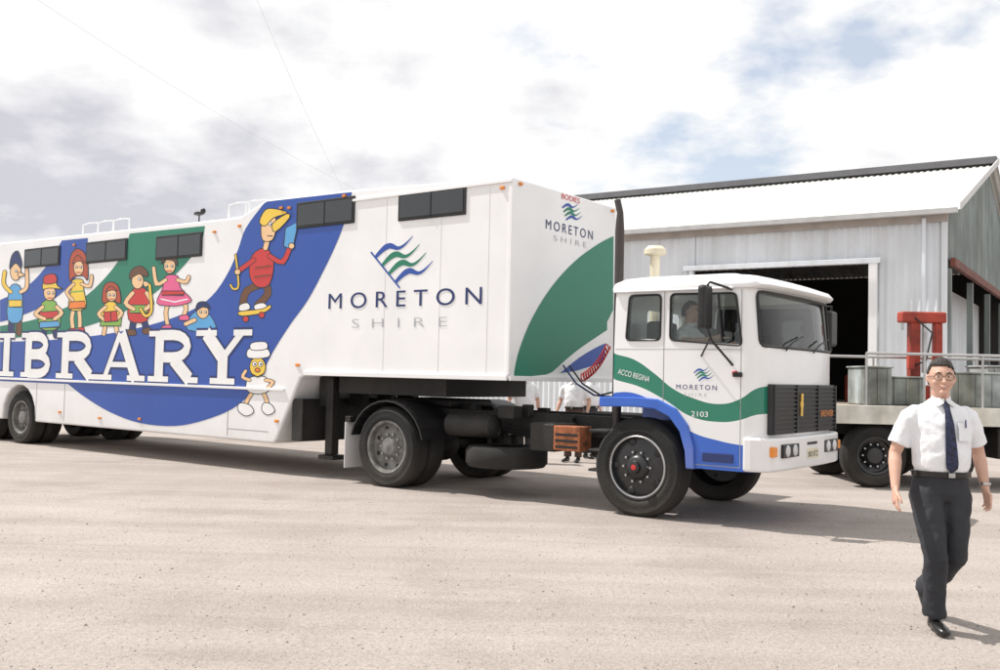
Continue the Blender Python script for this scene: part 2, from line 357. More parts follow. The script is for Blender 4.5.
def letters():
    z0,z1=1.275,2.10; h=z1-z0
    S=Sheet(lambda a,b,d:(a,-.0065-d,b)); L={}
    L['I']=[[(.5,0),(.5,1)],[(.15,.05),(.85,.05)],[(.15,.95),(.85,.95)]]
    bowl=lambda a,b,x0,x1:[(x0,b)]+[((x0+x1)/2+(x1-x0)/2*math.sin(t*math.pi/8),(a+b)/2+(b-a)/2*math.cos(t*math.pi/8)) for t in range(9)]+[(x0,a)]
    L['B']=[[(.25,0),(.25,1)],[(.02,.05),(.3,.05)],[(.02,.95),(.3,.95)],bowl(.53,.92,.25,.78),bowl(.08,.5,.25,.86)]
    L['R']=[[(.22,0),(.22,1)],[(.0,.05),(.42,.05)],[(.0,.95),(.3,.95)],bowl(.48,.92,.22,.78),[(.5,.46),(.84,.06)],[(.74,.05),(1,.05)]]
    L['A']=[[(.16,.02),(.47,.97)],[(.50,.97),(.82,.02)],[(.28,.32),(.72,.32)],[(.0,.05),(.32,.05)],[(.64,.05),(1,.05)]]
    L['Y']=[[(.18,.95),(.5,.48)],[(.82,.95),(.5,.48)],[(.5,.5),(.5,.02)],[(.28,.05),(.72,.05)],[(.0,.95),(.38,.95)],[(.68,.95),(1,.95)]]
    L['L']=[[(.25,0),(.25,1)],[(.0,.95),(.5,.95)],[(.0,.05),(.95,.05)],[(.92,.02),(.92,.3)]]
    xs=[('L',-45,-8),('I',-4,18),('B',21,53),('R',57,98),('A',98,146),('R',149,199),('Y',196,252)]
    for li,(c,xa,xb) in enumerate(xs):
        ua=side(xa,355)[0]; ub=side(xb,355)[0]
        for pas in (0,1):
            S.d=.0002 if pas==0 else .0018
            for k,st in enumerate(L[c]):
                P=[(ua+p[0]*(ub-ua),z0+p[1]*h) for p in st]
                w=.09 if (len(P)==2 and abs(P[0][1]-P[1][1])<.02) else .235
                if c in 'A' and k==0 or c=='Y' and k==1: w=.12
                if len(P)>2: w=.165
                S.stroke(P,w+(.07 if pas==0 else 0),NAVY if pas==0 else A['w'],cap=False,step=.00015)
    S.build('library_lettering',trailer)
letters()
a=side(327,309);b=side(480,307)
text('moreton_lettering','MORETON',(a[0],-.006,a[2]-.0),b[0]-a[0],.215,NAVY,trailer,SIDE_ROT,space=1.6)
a=side(351,328);b=side(446,328)
text('shire_lettering','SHIRE',(a[0],-.006,a[2]),b[0]-a[0],.12,GREYT,trailer,SIDE_ROT,bold=-.018,space=2.0)
def mfr(x,y,d):
    _,v,z=front(x,y,UF); return (UF+.003+d,v,z)
G=Sheet(mfr)
g=sm([(613.5,236),(598,244),(575,261),(552,286),(532,318),(519,350),(514,372)])
g2=sm([(552,372),(575,352),(595,338),(607,330)])
G.poly(g+[(514,378),(546,374.5)]+g2+[(607,322),(613,310)],GREEN)
g3=sm([(560,373),(580,357),(597,347),(606,343)])
G.poly(g3+[(605,352),(602,363),(575,371)],BLUE)
logo(G,(562,208),(578,204),(4,12),3,[BLUE,GREEN,GREEN,BLUE],2.2)
G.build('front_graphics',trailer)
a=front(545,226,UF);b=front(592,238,UF); text('front_moreton','MORETON',(UF+.006,a[1],a[2]-.03),b[1]-a[1],.12,NAVY,trailer,FRONT_ROT,0,1.4)
a=front(553,238,UF);b=front(586,246,UF); text('front_shire','SHIRE',(UF+.006,a[1],a[2]-.03),b[1]-a[1],.07,GREYT,trailer,FRONT_ROT,-.015,1.6)
a=front(561,196,UF);b=front(579,200,UF); text('builder_badge','BODIES',(UF+.006,a[1],a[2]-.03),b[1]-a[1],.07,RED,trailer,FRONT_ROT,0)
for (x,y) in ((520,184),(612,211)):
    _,v,z=front(x,y,UF); box('front_marker',(UF+.001,v-.03,z-.02),(UF+.03,v+.03,z+.02),ORANGE,trailer)
# ------------------------------------------------------------------ wheels
def wheel(parent,u,v,R=.525,w=.28,out=-1,style='rear',mt=None):
    s=out
    T=[(R-.19,.02),(R-.17,.0),(R-.13,-.01),(R-.11,-.004),(R-.05,-.012),(R-.012,.02),(R,.05),(R,w-.05),(R-.012,w-.02),(R-.05,w+.012),(R-.17,w),(R-.19,w-.02)]
    prof=[(r,(a if s<0 else w-a)) for r,a in T]
    y0=v if s<0 else v-w
    lathe('tyre',prof,RUB,parent,(u,y0,R-.008))
    for g_ in (.3,.5,.7):
        lathe('tread_rib',[(R+.001,w*g_-.03),(R+.007,w*g_-.026),(R+.007,w*g_+.026),(R+.001,w*g_+.03)],RUB,parent,(u,y0,R-.008),seg=60)
    rr=R-.185; q=(lambda a: a if s<0 else w-a)
    mt=mt or (RIM if style=='rear' else RIMD)
    if style=='rear':
        P=[(rr+.01,.01),(rr-.0,.0),(rr-.03,.012),(rr-.035,.10),(rr-.10,.125),(.15,.10),(.13,.06),(.11,.03),(.0,.02)]
    else:
        P=[(rr+.01,.01),(rr-.0,.0),(rr-.03,.012),(rr-.04,.06),(rr-.12,.045),(.14,.03),(.12,-.01),(.09,-.03),(.0,-.035)]
    lathe('rim',[(r,q(a_)) for r,a_ in P],mt,parent,(u,y0,R))
    nut=[];hol=[]
    for k in range(10):
        an=k*math.pi/5
        y1=y0+q(.10 if style=='rear' else .028)
        cx=u+.165*math.cos(an); cz=R+.165*math.sin(an)
        nut.append(tube_data([(cx,y1,cz),(cx,y1+s*.035,cz)],.014,6))
    for k in range(8 if style=='rear' else 5):
        an=(k+.5)*math.pi*2/(8 if style=='rear' else 5)
        y2=y0+q(.118 if style=='rear' else .044)
        cx=u+(rr-.075)*math.cos(an); cz=R+(rr-.075)*math.sin(an)
        rr2=.03 if style=='rear' else .045
        hol.append(ellip((cx,y2,cz),(rr2,.012,rr2),12,6))
    multi('wheel_nuts',nut,STEEL,parent); multi('rim_holes',hol,BLACK,parent)
    if style!='rear':
        lathe('rim_ring',[(rr-.035,q(.01)),(rr-.03,q(.0)),(rr-.02,q(-.002)),(rr-.012,q(.004))],STEEL,parent,(u,y0,R))
        lathe('hub_cap',[(.07,q(-.03)),(.06,q(-.07)),(.0,q(-.075))],RIMD,parent,(u,y0,R)); lathe('hub_badge',[(.03,q(-.077)),(.0,q(-.079))],RED,parent,(u,y0,R))
wheel(truck,0,.02,.54,style='front'); wheel(truck,0,2.30,.54,out=1,style='front')
uD=side(385,487)[0]
for v,o in ((.0,-1),(.32,-1),(2.42,1),(2.10,1)): wheel(truck,uD,v,.53,.27,o)
for uu in (uw,uw-1.35):
    for v,o in ((.04,-1),(2.46,1),(.36,-1),(2.14,1)): wheel(trailer,uu,v,.5,.27,o)
tube('trailer_axle',[(uw,.2,.5),(uw,2.3,.5)],.07,CHAS,trailer); tube('trailer_axle_b',[(uw-1.35,.2,.5),(uw-1.35,2.3,.5)],.07,CHAS,trailer)
# ------------------------------------------------------------------ cab
def ring(ins,rake,z,grow=0):
    P=[(1.20,0),(1.29,.025),(1.36,.09),(1.40,.20),(1.43,.6),(1.445,1.15),(1.43,1.7),(1.40,2.10),(1.36,2.21),(1.29,2.275),(1.20,2.30),(-.28,2.30),(-.32,2.26),(-.32,.04),(-.28,0)]
    out=[]
    for u,v in P:
        f=max(0,(u-.9)/.5)
        uu=u-rake*f; cu,cv=.54,1.15
        uu+= -ins if uu>cu else ins
        vv=v+(ins if v<cv else -ins) if abs(v-cv)>.9 else v
        out.append((uu,vv,z))
    return out
def loft(name,rings,mat,parent,smooth=35):
    n=len(rings[0]); vs=[p for r in rings for p in r]; fs=[]
    for i in range(len(rings)-1):
        for k in range(n): fs.append((i*n+k,i*n+(k+1)%n,(i+1)*n+(k+1)%n,(i+1)*n+k))
    fs.append(tuple(range(n-1,-1,-1))); fs.append(tuple(range((len(rings)-1)*n,len(rings)*n)))
    return mesh(name,vs,fs,mat,parent,smooth=smooth)
def cabpaint():
    m=bpy.data.materials.new('cab_paint'); m.use_nodes=True; nt=m.node_tree; b=nt.nodes['Principled BSDF']
    b.inputs['Roughness'].default_value=.28; b.inputs['Coat Weight'].default_value=.3
    tc=nt.nodes.new('ShaderNodeTexCoord'); sp=nt.nodes.new('ShaderNodeSeparateXYZ'); nt.links.new(tc.outputs['Object'],sp.inputs[0])
    def curve(pts):
        mr=nt.nodes.new('ShaderNodeMapRange'); mr.inputs['From Min'].default_value=-.4; mr.inputs['From Max'].default_value=1.5
        nt.links.new(sp.outputs['X'],mr.inputs['Value'])
        fc=nt.nodes.new('ShaderNodeFloatCurve'); c=fc.mapping.curves[0]
        P=[((u+.4)/1.9,z/3) for u,z in pts]
        c.points[0].location=P[0]; c.points[-1].location=P[-1]
        for q in P[1:-1]: c.points.new(*q)
        fc.mapping.update(); nt.links.new(mr.outputs[0],fc.inputs['Value'])
        mm=nt.nodes.new('ShaderNodeMath'); mm.operation='MULTIPLY'; mm.inputs[1].default_value=3; nt.links.new(fc.outputs[0],mm.inputs[0]); return mm.outputs[0]
    def gt(a,b_):
        mm=nt.nodes.new('ShaderNodeMath'); mm.operation='GREATER_THAN'; nt.links.new(a,mm.inputs[0])
        nt.links.new(b_,mm.inputs[1]); return mm.outputs[0]
    def mul(a,b_):
        mm=nt.nodes.new('ShaderNodeMath'); mm.operation='MULTIPLY'; nt.links.new(a,mm.inputs[0]); nt.links.new(b_,mm.inputs[1]); return mm.outputs[0]
    def tr(l): return [(side(x,y)[0],side(x,y)[2]) for x,y in l]
    up=curve([(-.4,side(613,352)[2]+.03)]+tr([(613,353),(635,360),(655,374),(672,388),(690,397),(720,404),(740,399)])+[(1.36,side(745,390)[2]+.03),(1.5,side(745,390)[2]+.05)])
    lo=curve([(-.4,side(613,378)[2]+.02)]+tr([(613,379),(640,387),(665,400),(690,416),(720,422),(740,420)])+[(1.36,side(745,414)[2]),(1.5,side(745,414)[2])])
    bu=curve([(-.4,1.3)]+tr([(613,393),(640,395),(665,412),(690,431),(720,441),(740,445)])+[(1.36,side(745,446)[2]),(1.5,side(745,446)[2])])
    z=sp.outputs['Z']; fg=mul(gt(up,z),gt(z,lo)); fb=gt(bu,z)
    ns=nt.nodes.new('ShaderNodeTexNoise'); ns.inputs['Scale'].default_value=2.; nt.links.new(tc.outputs['Object'],ns.inputs['Vector'])
    rp=nt.nodes.new('ShaderNodeValToRGB'); rp.color_ramp.elements[0].color=(.76,.76,.77,1); rp.color_ramp.elements[1].color=(.84,.84,.84,1); nt.links.new(ns.outputs['Fac'],rp.inputs[0])
    def mix(f,a,col):
        x=nt.nodes.new('ShaderNodeMix'); x.data_type='RGBA'; nt.links.new(f,x.inputs[0]); nt.links.new(a,x.inputs[6]); x.inputs[7].default_value=(*col,1); return x.outputs[2]
    c=mix(fg,rp.outputs[0],(.015,.19,.12)); c=mix(fb,c,(.03,.12,.52)); nt.links.new(c,b.inputs['Base Color'])
    return m
CAB=cabpaint()
outer=loft('cab_shell',[ring(0,0,.58),ring(0,0,1.84),ring(.01,.06,2.45),ring(.05,.07,2.50)],CAB,None)
inner=loft('tmp_in',[ring(.05,0,1.27),ring(.05,0,1.84),ring(.06,.06,2.44)],CAB,None)
cut=[inner]
def rq(pts,r=.05):
    out=[]; n=len(pts)
    for i in range(n):
        a,b,c=V(pts[i-1]),V(pts[i]),V(pts[(i+1)%n]); d1=(a-b).normalized();d2=(c-b).normalized()
        for t in (0,.33,.67,1): out.append(tuple((b+d1*r)*(1-t)**2+b*2*t*(1-t)+(b+d2*r)*t*t))
    return out
zt=2.41; zb=1.90
w1=rq([(side(626,340)[0],zb+.02),(side(660,340)[0],zb+.02),(side(661,295)[0],zt),(side(630,295)[0],zt)])
w2=rq([(side(670,342)[0],zb+.02),(side(742,342)[0],zb-.04),(side(736,295)[0],zt-.01),(side(671,295)[0],zt)])
for w in (w1,w2):
    cut.append(prism('tmp',w,-.2,.25,CAB)); cut.append(prism('tmp',w,2.05,2.6,CAB))
ws=rq([(.085,1.86),(2.215,1.86),(2.20,2.42),(.10,2.42)],.07)
cut.append(prism('tmp',ws,1.22,1.8,CAB,axis='u'))
rw=rq([(.7,1.95),(1.6,1.95),(1.6,2.3),(.7,2.3)],.06); cut.append(prism('tmp',rw,-.5,-.2,CAB,axis='u'))
wa=[(-.7,.3),(.60,.3),(.60,.56),(.585,.75),(.52,.95),(.40,1.10),(.22,1.175),(0,1.19),(-.7,1.19)]
cut.append(prism('tmp',wa,-.2,.72,CAB)); cut.append(prism('tmp',wa,1.58,2.6,CAB))
for c in cut:
    m=outer.modifiers.new('x','BOOLEAN'); m.object=c; m.operation='DIFFERENCE'; m.solver='EXACT'
bpy.context.view_layer.update()
ev=outer.evaluated_get(bpy.context.evaluated_depsgraph_get()); me=bpy.data.meshes.new_from_object(ev)
outer.modifiers.clear(); outer.data=me
for p in me.polygons: p.use_smooth=True
me.set_sharp_from_angle(angle=math.radians(32))
for c in cut: bpy.data.objects.remove(c)
outer.parent=truck
def rring(o,z,fo=0):
    out=[]
    for (u,v,_) in ring(-o,.06,z):
        out.append((u+(fo if u>1.0 else 0),v,z))
    return out
loft('cab_roof',[rring(.012,2.455,.05),rring(.02,2.49,.07),rring(.0,2.55,.04),rring(-.08,2.60,-.02),rring(-.25,2.635,-.1),rring(-.5,2.65,-.2)],WHITE,truck,60)
tube('roof_drip_rail',[(-.3,-.02,2.455),(1.1,-.02,2.455)],.012,WHITE,truck)
prism('side_glass',w1,.018,.022,GLASS,truck); prism('door_glass',w2,.018,.022,GLASS,truck)
prism('side_glass_far',w1,2.278,2.282,GLASS,truck); prism('door_glass_far',w2,2.278,2.282,GLASS,truck)
r0=[p for p in ring(.02,0,1.83)[1:10]]; r1=[p for p in ring(.03,.06,2.46)[1:10]]
mesh('windscreen',r0+r1,[(i,i+1,9+i+1,9+i) for i in range(8)],GLASS,truck,smooth=60,recalc=False)
def seal(pts,v,name,r=.014):
    P=[(p[0],v,p[1]) for p in pts]; P.append(P[0]); tube(name,P,r,BLACK,truck,6)
seal(w1,-.002,'window_seal',.013); seal(w2,-.002,'door_window_seal',.013)
def frontu(v,z,off=0):
    r=ring(0,0,0)[1:10]; rk=.06*max(0,min(1,(z-1.84)/.61))
    for a,b in zip(r,r[1:]):
        if a[1]<=v<=b[1]: return a[0]+(b[0]-a[0])*(v-a[1])/(b[1]-a[1])-rk+off
    return r[0][0]-rk+off
P=[(frontu(p[0],p[1],.003),p[0],p[1]) for p in ws]
P2=[]
for i in range(len(P)):
    a=V(P[i]);b=V(P[(i+1)%len(P)]); k=10 if (b-a).length>.5 else 1
    for j in range(k):
        q=a.lerp(b,j/k); P2.append((frontu(q.y,q.z,.003),q.y,q.z))
P2.append(P2[0]); tube('windscreen_seal',P2,.017,BLACK,truck,6)
tube('vent_window_bar',[(side(722,340)[0],.0,zb),(side(718,297)[0],.0,zt)],.012,BLACK,truck,6)
def seam(pts,name='door_seam',w=.008):
    S=Sheet(lambda a,b,d:(a,-.0015-d,b)); S.stroke(pts,w,TRIM,cap=False); S.build(name,truck)
u0=side(664,340)[0]; u1=1.19
seam([(u0,2.44),(u0,1.25),(u0+.1,1.08)]); seam([(u1,2.44),(u1,.62)]); seam([(u0+.33,.62),(u1,.62)]); seam([(-.28,1.82),(1.2,1.82)],'belt_line',.006)
box('door_handle',(side(738,376)[0]-.05,-.03,side(738,376)[2]-.01),(side(738,376)[0]+.05,-.002,side(738,376)[2]+.04),BLACK,truck)
box('door_reflector',(1.10,-.02,1.56),(1.16,-.001,1.60),RED,truck)
fo=[(-.46,1.18),(-.46,1.29),(0,1.30),(.26,1.285),(.48,1.19),(.62,1.02),(.69,.80),(.70,.57),(.605,.57),(.59,.75),(.525,.955),(.40,1.105),(.22,1.182),(0,1.195)]
prism('wheel_arch_fender',fo,-.035,.30,FBLUE,truck,bw=.012)
prism('wheel_arch_fender_far',fo,2.0,2.335,FBLUE,truck,bw=.012)
box('fender_liner',(-.42,.3,1.20),(.3,.7,1.24),CHAS,truck)
GR=mk('grille_black',(.02,.02,.022),.5)
box('grille_panel',(1.36,.19,.955),(1.462,2.11,1.475),GR,truck,.015)
for i in range(11):
    z=.985+i*.045; box('grille_slat',(1.462,.24,z),(1.478,2.06,z+.018),BLACK,truck,.003)
for v in (.19,.82,1.48,2.07): box('grille_post',(1.463,v,.96),(1.484,v+.035,1.47),GR,truck,.004)
multi('grille_emblem',[tube_data([(1.48,.93,1.26),(1.495,.93,1.26)],(.045)),tube_data([(1.485,.93,1.14),(1.49,.93,1.38)],.018)],mk('brass',(.8,.55,.15),.3,metal=.6),truck)
text('grille_badge','BREWER',(1.487,1.55,1.12),.42,.07,ORANGE,truck,FRONT_ROT,0)
bf=[(1.22,-.02),(1.30,-.01),(1.40,.02),(1.47,.10),(1.50,.25),(1.525,.7),(1.53,1.15),(1.525,1.6),(1.50,2.05),(1.47,2.2),(1.40,2.28),(1.30,2.31),(1.22,2.32),(1.22,1.9),(1.22,.4)]
ob=prism('front_bumper',bf,.585,.93,WHITE,truck,axis='z',bw=.025)
for v in (.30,1.56):
    box('headlamp_recess',(1.50,v,.72),(1.532,v+.46,.86),BLACK,truck,.01)
    multi('headlamp',[ellip((1.532,v+.12,.79),(.02,.062,.062)),ellip((1.532,v+.33,.79),(.02,.062,.062))],LAMP,truck)
for v in (.14,2.12): box('indicator_lamp',(1.46,v-.05,.74),(1.51,v+.06,.84),ORANGE,truck,.01)
text('number_plate_text','803 BTZ',(1.536,1.02,.70),.3,.06,BLACK,truck,FRONT_ROT)
box('number_plate',(1.528,1.0,.68),(1.534,1.34,.79),CREAM,truck,.002)
box('tow_eye_slot',(1.50,1.0,.83),(1.535,1.3,.86),BLACK,truck,.003)
box('step_recess',(.78,-.012,.66),(1.12,-.002,.75),NAVY,truck,.004)
for v in (.55,1.35):
    tube('wiper',[(frontu(v,1.86,.03),v,1.83),(frontu(v,1.92,.03),v+.2,1.92),(frontu(v,1.98,.02),v+.55,2.0)],.009,BLACK,truck,6)
a=side(618,371); text('cab_lettering','ACCO REGINA',(a[0],-.006,a[2]-.03),.40,.06,A['w'],truck,(math.pi/2,math.radians(12),0),0)
a=side(691,421); text('fleet_number','2103',(a[0],-.006,a[2]+.05),.19,.055,A['w'],truck,SIDE_ROT,0)
a=side(676,389); text('cab_moreton','MORETON',(a[0],-.006,a[2]),.46,.05,NAVY,truck,SIDE_ROT,0,1.4)
a=side(684,396); text('cab_shire','SHIRE',(a[0],-.006,a[2]),.26,.035,GREYT,truck,SIDE_ROT,-.01,1.5)
C=Sheet(lambda x,y,d:(side(x,y)[0],-.004-d,side(x,y)[2])); logo(C,(694,373),(709,367),(5,8),2,[BLUE,GREEN,GREEN,BLUE],1.8); C.build('cab_logo',truck)
mu=side(708,310,-.22)[0]
box('mirror_head',(mu-.04,-.40,2.02),(mu+.05,-.20,2.46),BLACK,truck,.03)
tube('mirror_arm_upper',[(1.08,0,2.44),(mu+.03,-.25,2.50),(mu+.03,-.3,2.46)],.013,BLACK,truck,6)
tube('mirror_arm_lower',[(mu+.03,-.3,2.04),(mu+.06,-.25,1.9),(1.10,-.0,1.66)],.013,BLACK,truck,6)
tube('mirror_brace',[(mu+.04,-.25,1.92),(.75,0,1.75)],.010,BLACK,truck,6)
box('mirror_head_far',(1.22,2.46,1.95),(1.3,2.70,2.38),BLACK,truck,.03)
tube('mirror_arm_far',[(1.15,2.3,2.42),(1.26,2.58,2.44),(1.26,2.58,1.9),(1.2,2.3,1.75)],.013,BLACK,truck,6)
SEAT=mk('seat_vinyl',(.06,.06,.065),.6)
for v in (.35,1.45):
    box('seat_base',(.05,v,1.30),(.55,v+.5,1.55),SEAT,truck,.04); box('seat_back',(-.1,v,1.5),(.06,v+.5,2.15),SEAT,truck,.04)
box('dashboard',(1.0,.06,1.5),(1.30,2.24,1.84),SEAT,truck,.04)
tw=[(.82+.08*math.sin(a*math.pi/12),.6+.22*math.cos(a*math.pi/12),1.83+.2*math.sin(a*math.pi/12)) for a in range(25)]
tube('steering_wheel',tw,.014,BLACK,truck,6); tube('steering_column',[(.83,.6,1.83),(1.1,.6,1.6)],.03,BLACK,truck)
q=front(619.5,250,-.62)
tube('exhaust_stack',[(-.62,q[1],.9),(-.62,q[1],3.25),(-.62,q[1],front(618,212,-.62)[2]),(-.66,q[1],front(618,199,-.62)[2])],[.055,.055,.04,.04],mk('stack_dark',(.07,.06,.06),.5,metal=.5),truck)
q=front(655,262,-.45); zt_=front(655,252,-.45)[2]
tube('intake_pipe',[(-.45,q[1],1.2),(-.45,q[1],zt_)],.06,CREAM,truck); lathe('intake_cap',[(0,.08),(.09,.07),(.13,.03),(.135,-.03),(.06,-.05)],CREAM,truck,(-.45,q[1],zt_),axis='z',seg=24)
for v in (.72,1.5): box('chassis_rail',(-4.7,v,.78),(1.2,v+.08,1.04),CHAS,truck)
box('fifth_wheel',(-4.3,.7,1.06),(-3.2,1.6,1.16),CHAS,truck,.03)
tube('drive_axle',[(uD,.3,.53),(uD,2.1,.53)],.09,CHAS,truck); multi('differential',[ellip((uD,1.15,.53),(.26,.22,.24))],CHAS,truck)
tube('front_axle',[(0,.25,.5),(0,2.05,.5)],.06,CHAS,truck)
box('engine_block',(-.3,.85,.6),(1.1,1.45,1.26),CHAS,truck)
for v in (.0,1.85):
    pa=[];
    for k in range(13):
        an=math.radians(12+k*13); pa.append((uD+.66*math.cos(an),.53+.66*math.sin(an)*.93))
    pb=[(uD+(p[0]-uD)*.965,.53+(p[1]-.53)*.965) for p in reversed(pa)]
    prism('mudguard',pa+pb,v-.02,v+.6,BLACK,truck)
box('mud_flap',(uD-.76,-.02,.2),(uD-.745,.56,.82),WHITE,truck,.003); box('mud_flap_far',(uD-.76,1.9,.2),(uD-.745,2.45,.82),WHITE,truck,.003)
box('flap_bracket',(uD-.78,.0,.82),(uD-.68,.7,.9),CHAS,truck)
tube('air_tank',[(-2.95,.35,.86),(-2.9,.35,.86),(-2.2,.35,.86),(-2.15,.35,.86)],[.08,.15,.15,.08],CHAS,truck,16)
lathe('spare_tyre',[(.25,0),(.30,-.02),(.48,.0),(.52,.05),(.52,.19),(.48,.25),(.30,.26),(.25,.24)],RUB,truck,(-2.15,.55,.36),axis='z')
lathe('spare_rim',[(0,.12),(.2,.12),(.26,.03)],RIMD,truck,(-2.15,.55,.36),axis='z')
box('battery_box',(-1.50,.12,.62),(-1.15,.62,.95),CHAS,truck,.02)
tube('fuel_tank',[(-1.75,2.0,.75),(-1.7,2.0,.75),(-.8,2.0,.75),(-.75,2.0,.75)],[.2,.3,.3,.2],CHAS,truck,20)
qa=side(553,450,.1); qb=side(580,427,.1)
box('tool_crate',(qa[0],.1,qa[2]),(qb[0],.36,qb[2]),mk('crate_orange',(.36,.12,.05),.8,var=.35,vscale=9),truck,.01)
for i in range(3):
    z=qa[2]+.03+i*.07; box('crate_slot',(qa[0]+.03,.094,z),(qb[0]-.03,.0995,z+.03),BLACK,truck,0)
for i in range(3): box('chassis_step',(-.62,.02,.45+i*.22),(-.36,.3,.48+i*.22),CHAS,truck)
box('rear_cross_member',(-4.72,.72,.8),(-4.6,1.58,1.0),CHAS,truck)
a=V(front(582,378,-1.2)); b=V(front(608,346,-.9)); pts=[]
for i in range(161):
    t=i/160; c=a.lerp(b,t); an=t*2*math.pi*13; pts.append((c.x+.02*math.sin(3*t),c.y+.05*math.cos(an),c.z+.05*math.sin(an)-.05*math.sin(math.pi*t)))
tube('air_line_red',pts,.009,RED,truck,6)
for k,(c,dv) in enumerate(((NAVY,.25),(BLACK,.4))):
    tube('air_hose',[(-.4,.8+dv,1.6),(-.6,.8+dv,1.4),(-.9,.8+dv,1.27+.08*k),(-1.2,.83+dv,1.28),(-1.5,.88+dv,1.42),(-1.72,.9+dv,1.65)],.012,c,truck,6)
for i in range(20):
    u=random.uniform(-4.6,-1.0); v=random.uniform(.3,1.4); z=random.uniform(.68,1.0)
    box('chassis_bracket',(u,v,z),(u+random.uniform(.08,.3),v+random.uniform(.05,.2),z+random.uniform(.05,.18)),CHAS,truck)
for i in range(5):
    z=.85+.02*i; tube('brake_hose',[(-.9-.1*i,.68,z),(-1.8,.64,z-.12),(-2.9,.68,z),(-3.4,.9,.9)],.012,BLACK,truck,6)

# ------------------------------------------------------------------ people
SKIN=mk('skin',(.60,.36,.27),.5,var=.06,vscale=12); SHIRT=mk('white_shirt',(.80,.81,.84),.75,var=.03,vscale=8,bump=.5,bscale=9)
TROU=mk('charcoal_trousers',(.028,.03,.037),.8,var=.15,bump=.5,bscale=7); SHOE=mk('shoe_leather',(.012,.011,.011),.25)
HAIR=mk('dark_hair',(.022,.015,.011),.55,var=.4,vscale=40,bump=.6,bscale=90); TIE=mk('navy_tie',(.012,.018,.055),.6,var=.7,vscale=55)
EYEW=mk('eye_white',(.75,.73,.7),.3); EYED=mk('eye_dark',(.02,.012,.008),.2); LIP=mk('lips',(.35,.12,.10),.5); FRAME=mk('spectacle_frame',(.05,.03,.02),.3)
def remeshed(name,parts,mat,parent,vox=.009,sm=6,disp=0,dscale=.12):
    ob=multi(name,parts,mat,parent)
    m=ob.modifiers.new('r','REMESH'); m.mode='VOXEL'; m.voxel_size=vox; m.use_smooth_shade=True
    s=ob.modifiers.new('s','SMOOTH'); s.iterations=sm; s.factor=.5
    if disp:
        t=bpy.data.textures.new(name+'_folds','CLOUDS'); t.noise_scale=dscale; t.noise_depth=2
        d=ob.modifiers.new('d','DISPLACE'); d.texture=t; d.strength=disp; d.mid_level=.5
    return ob
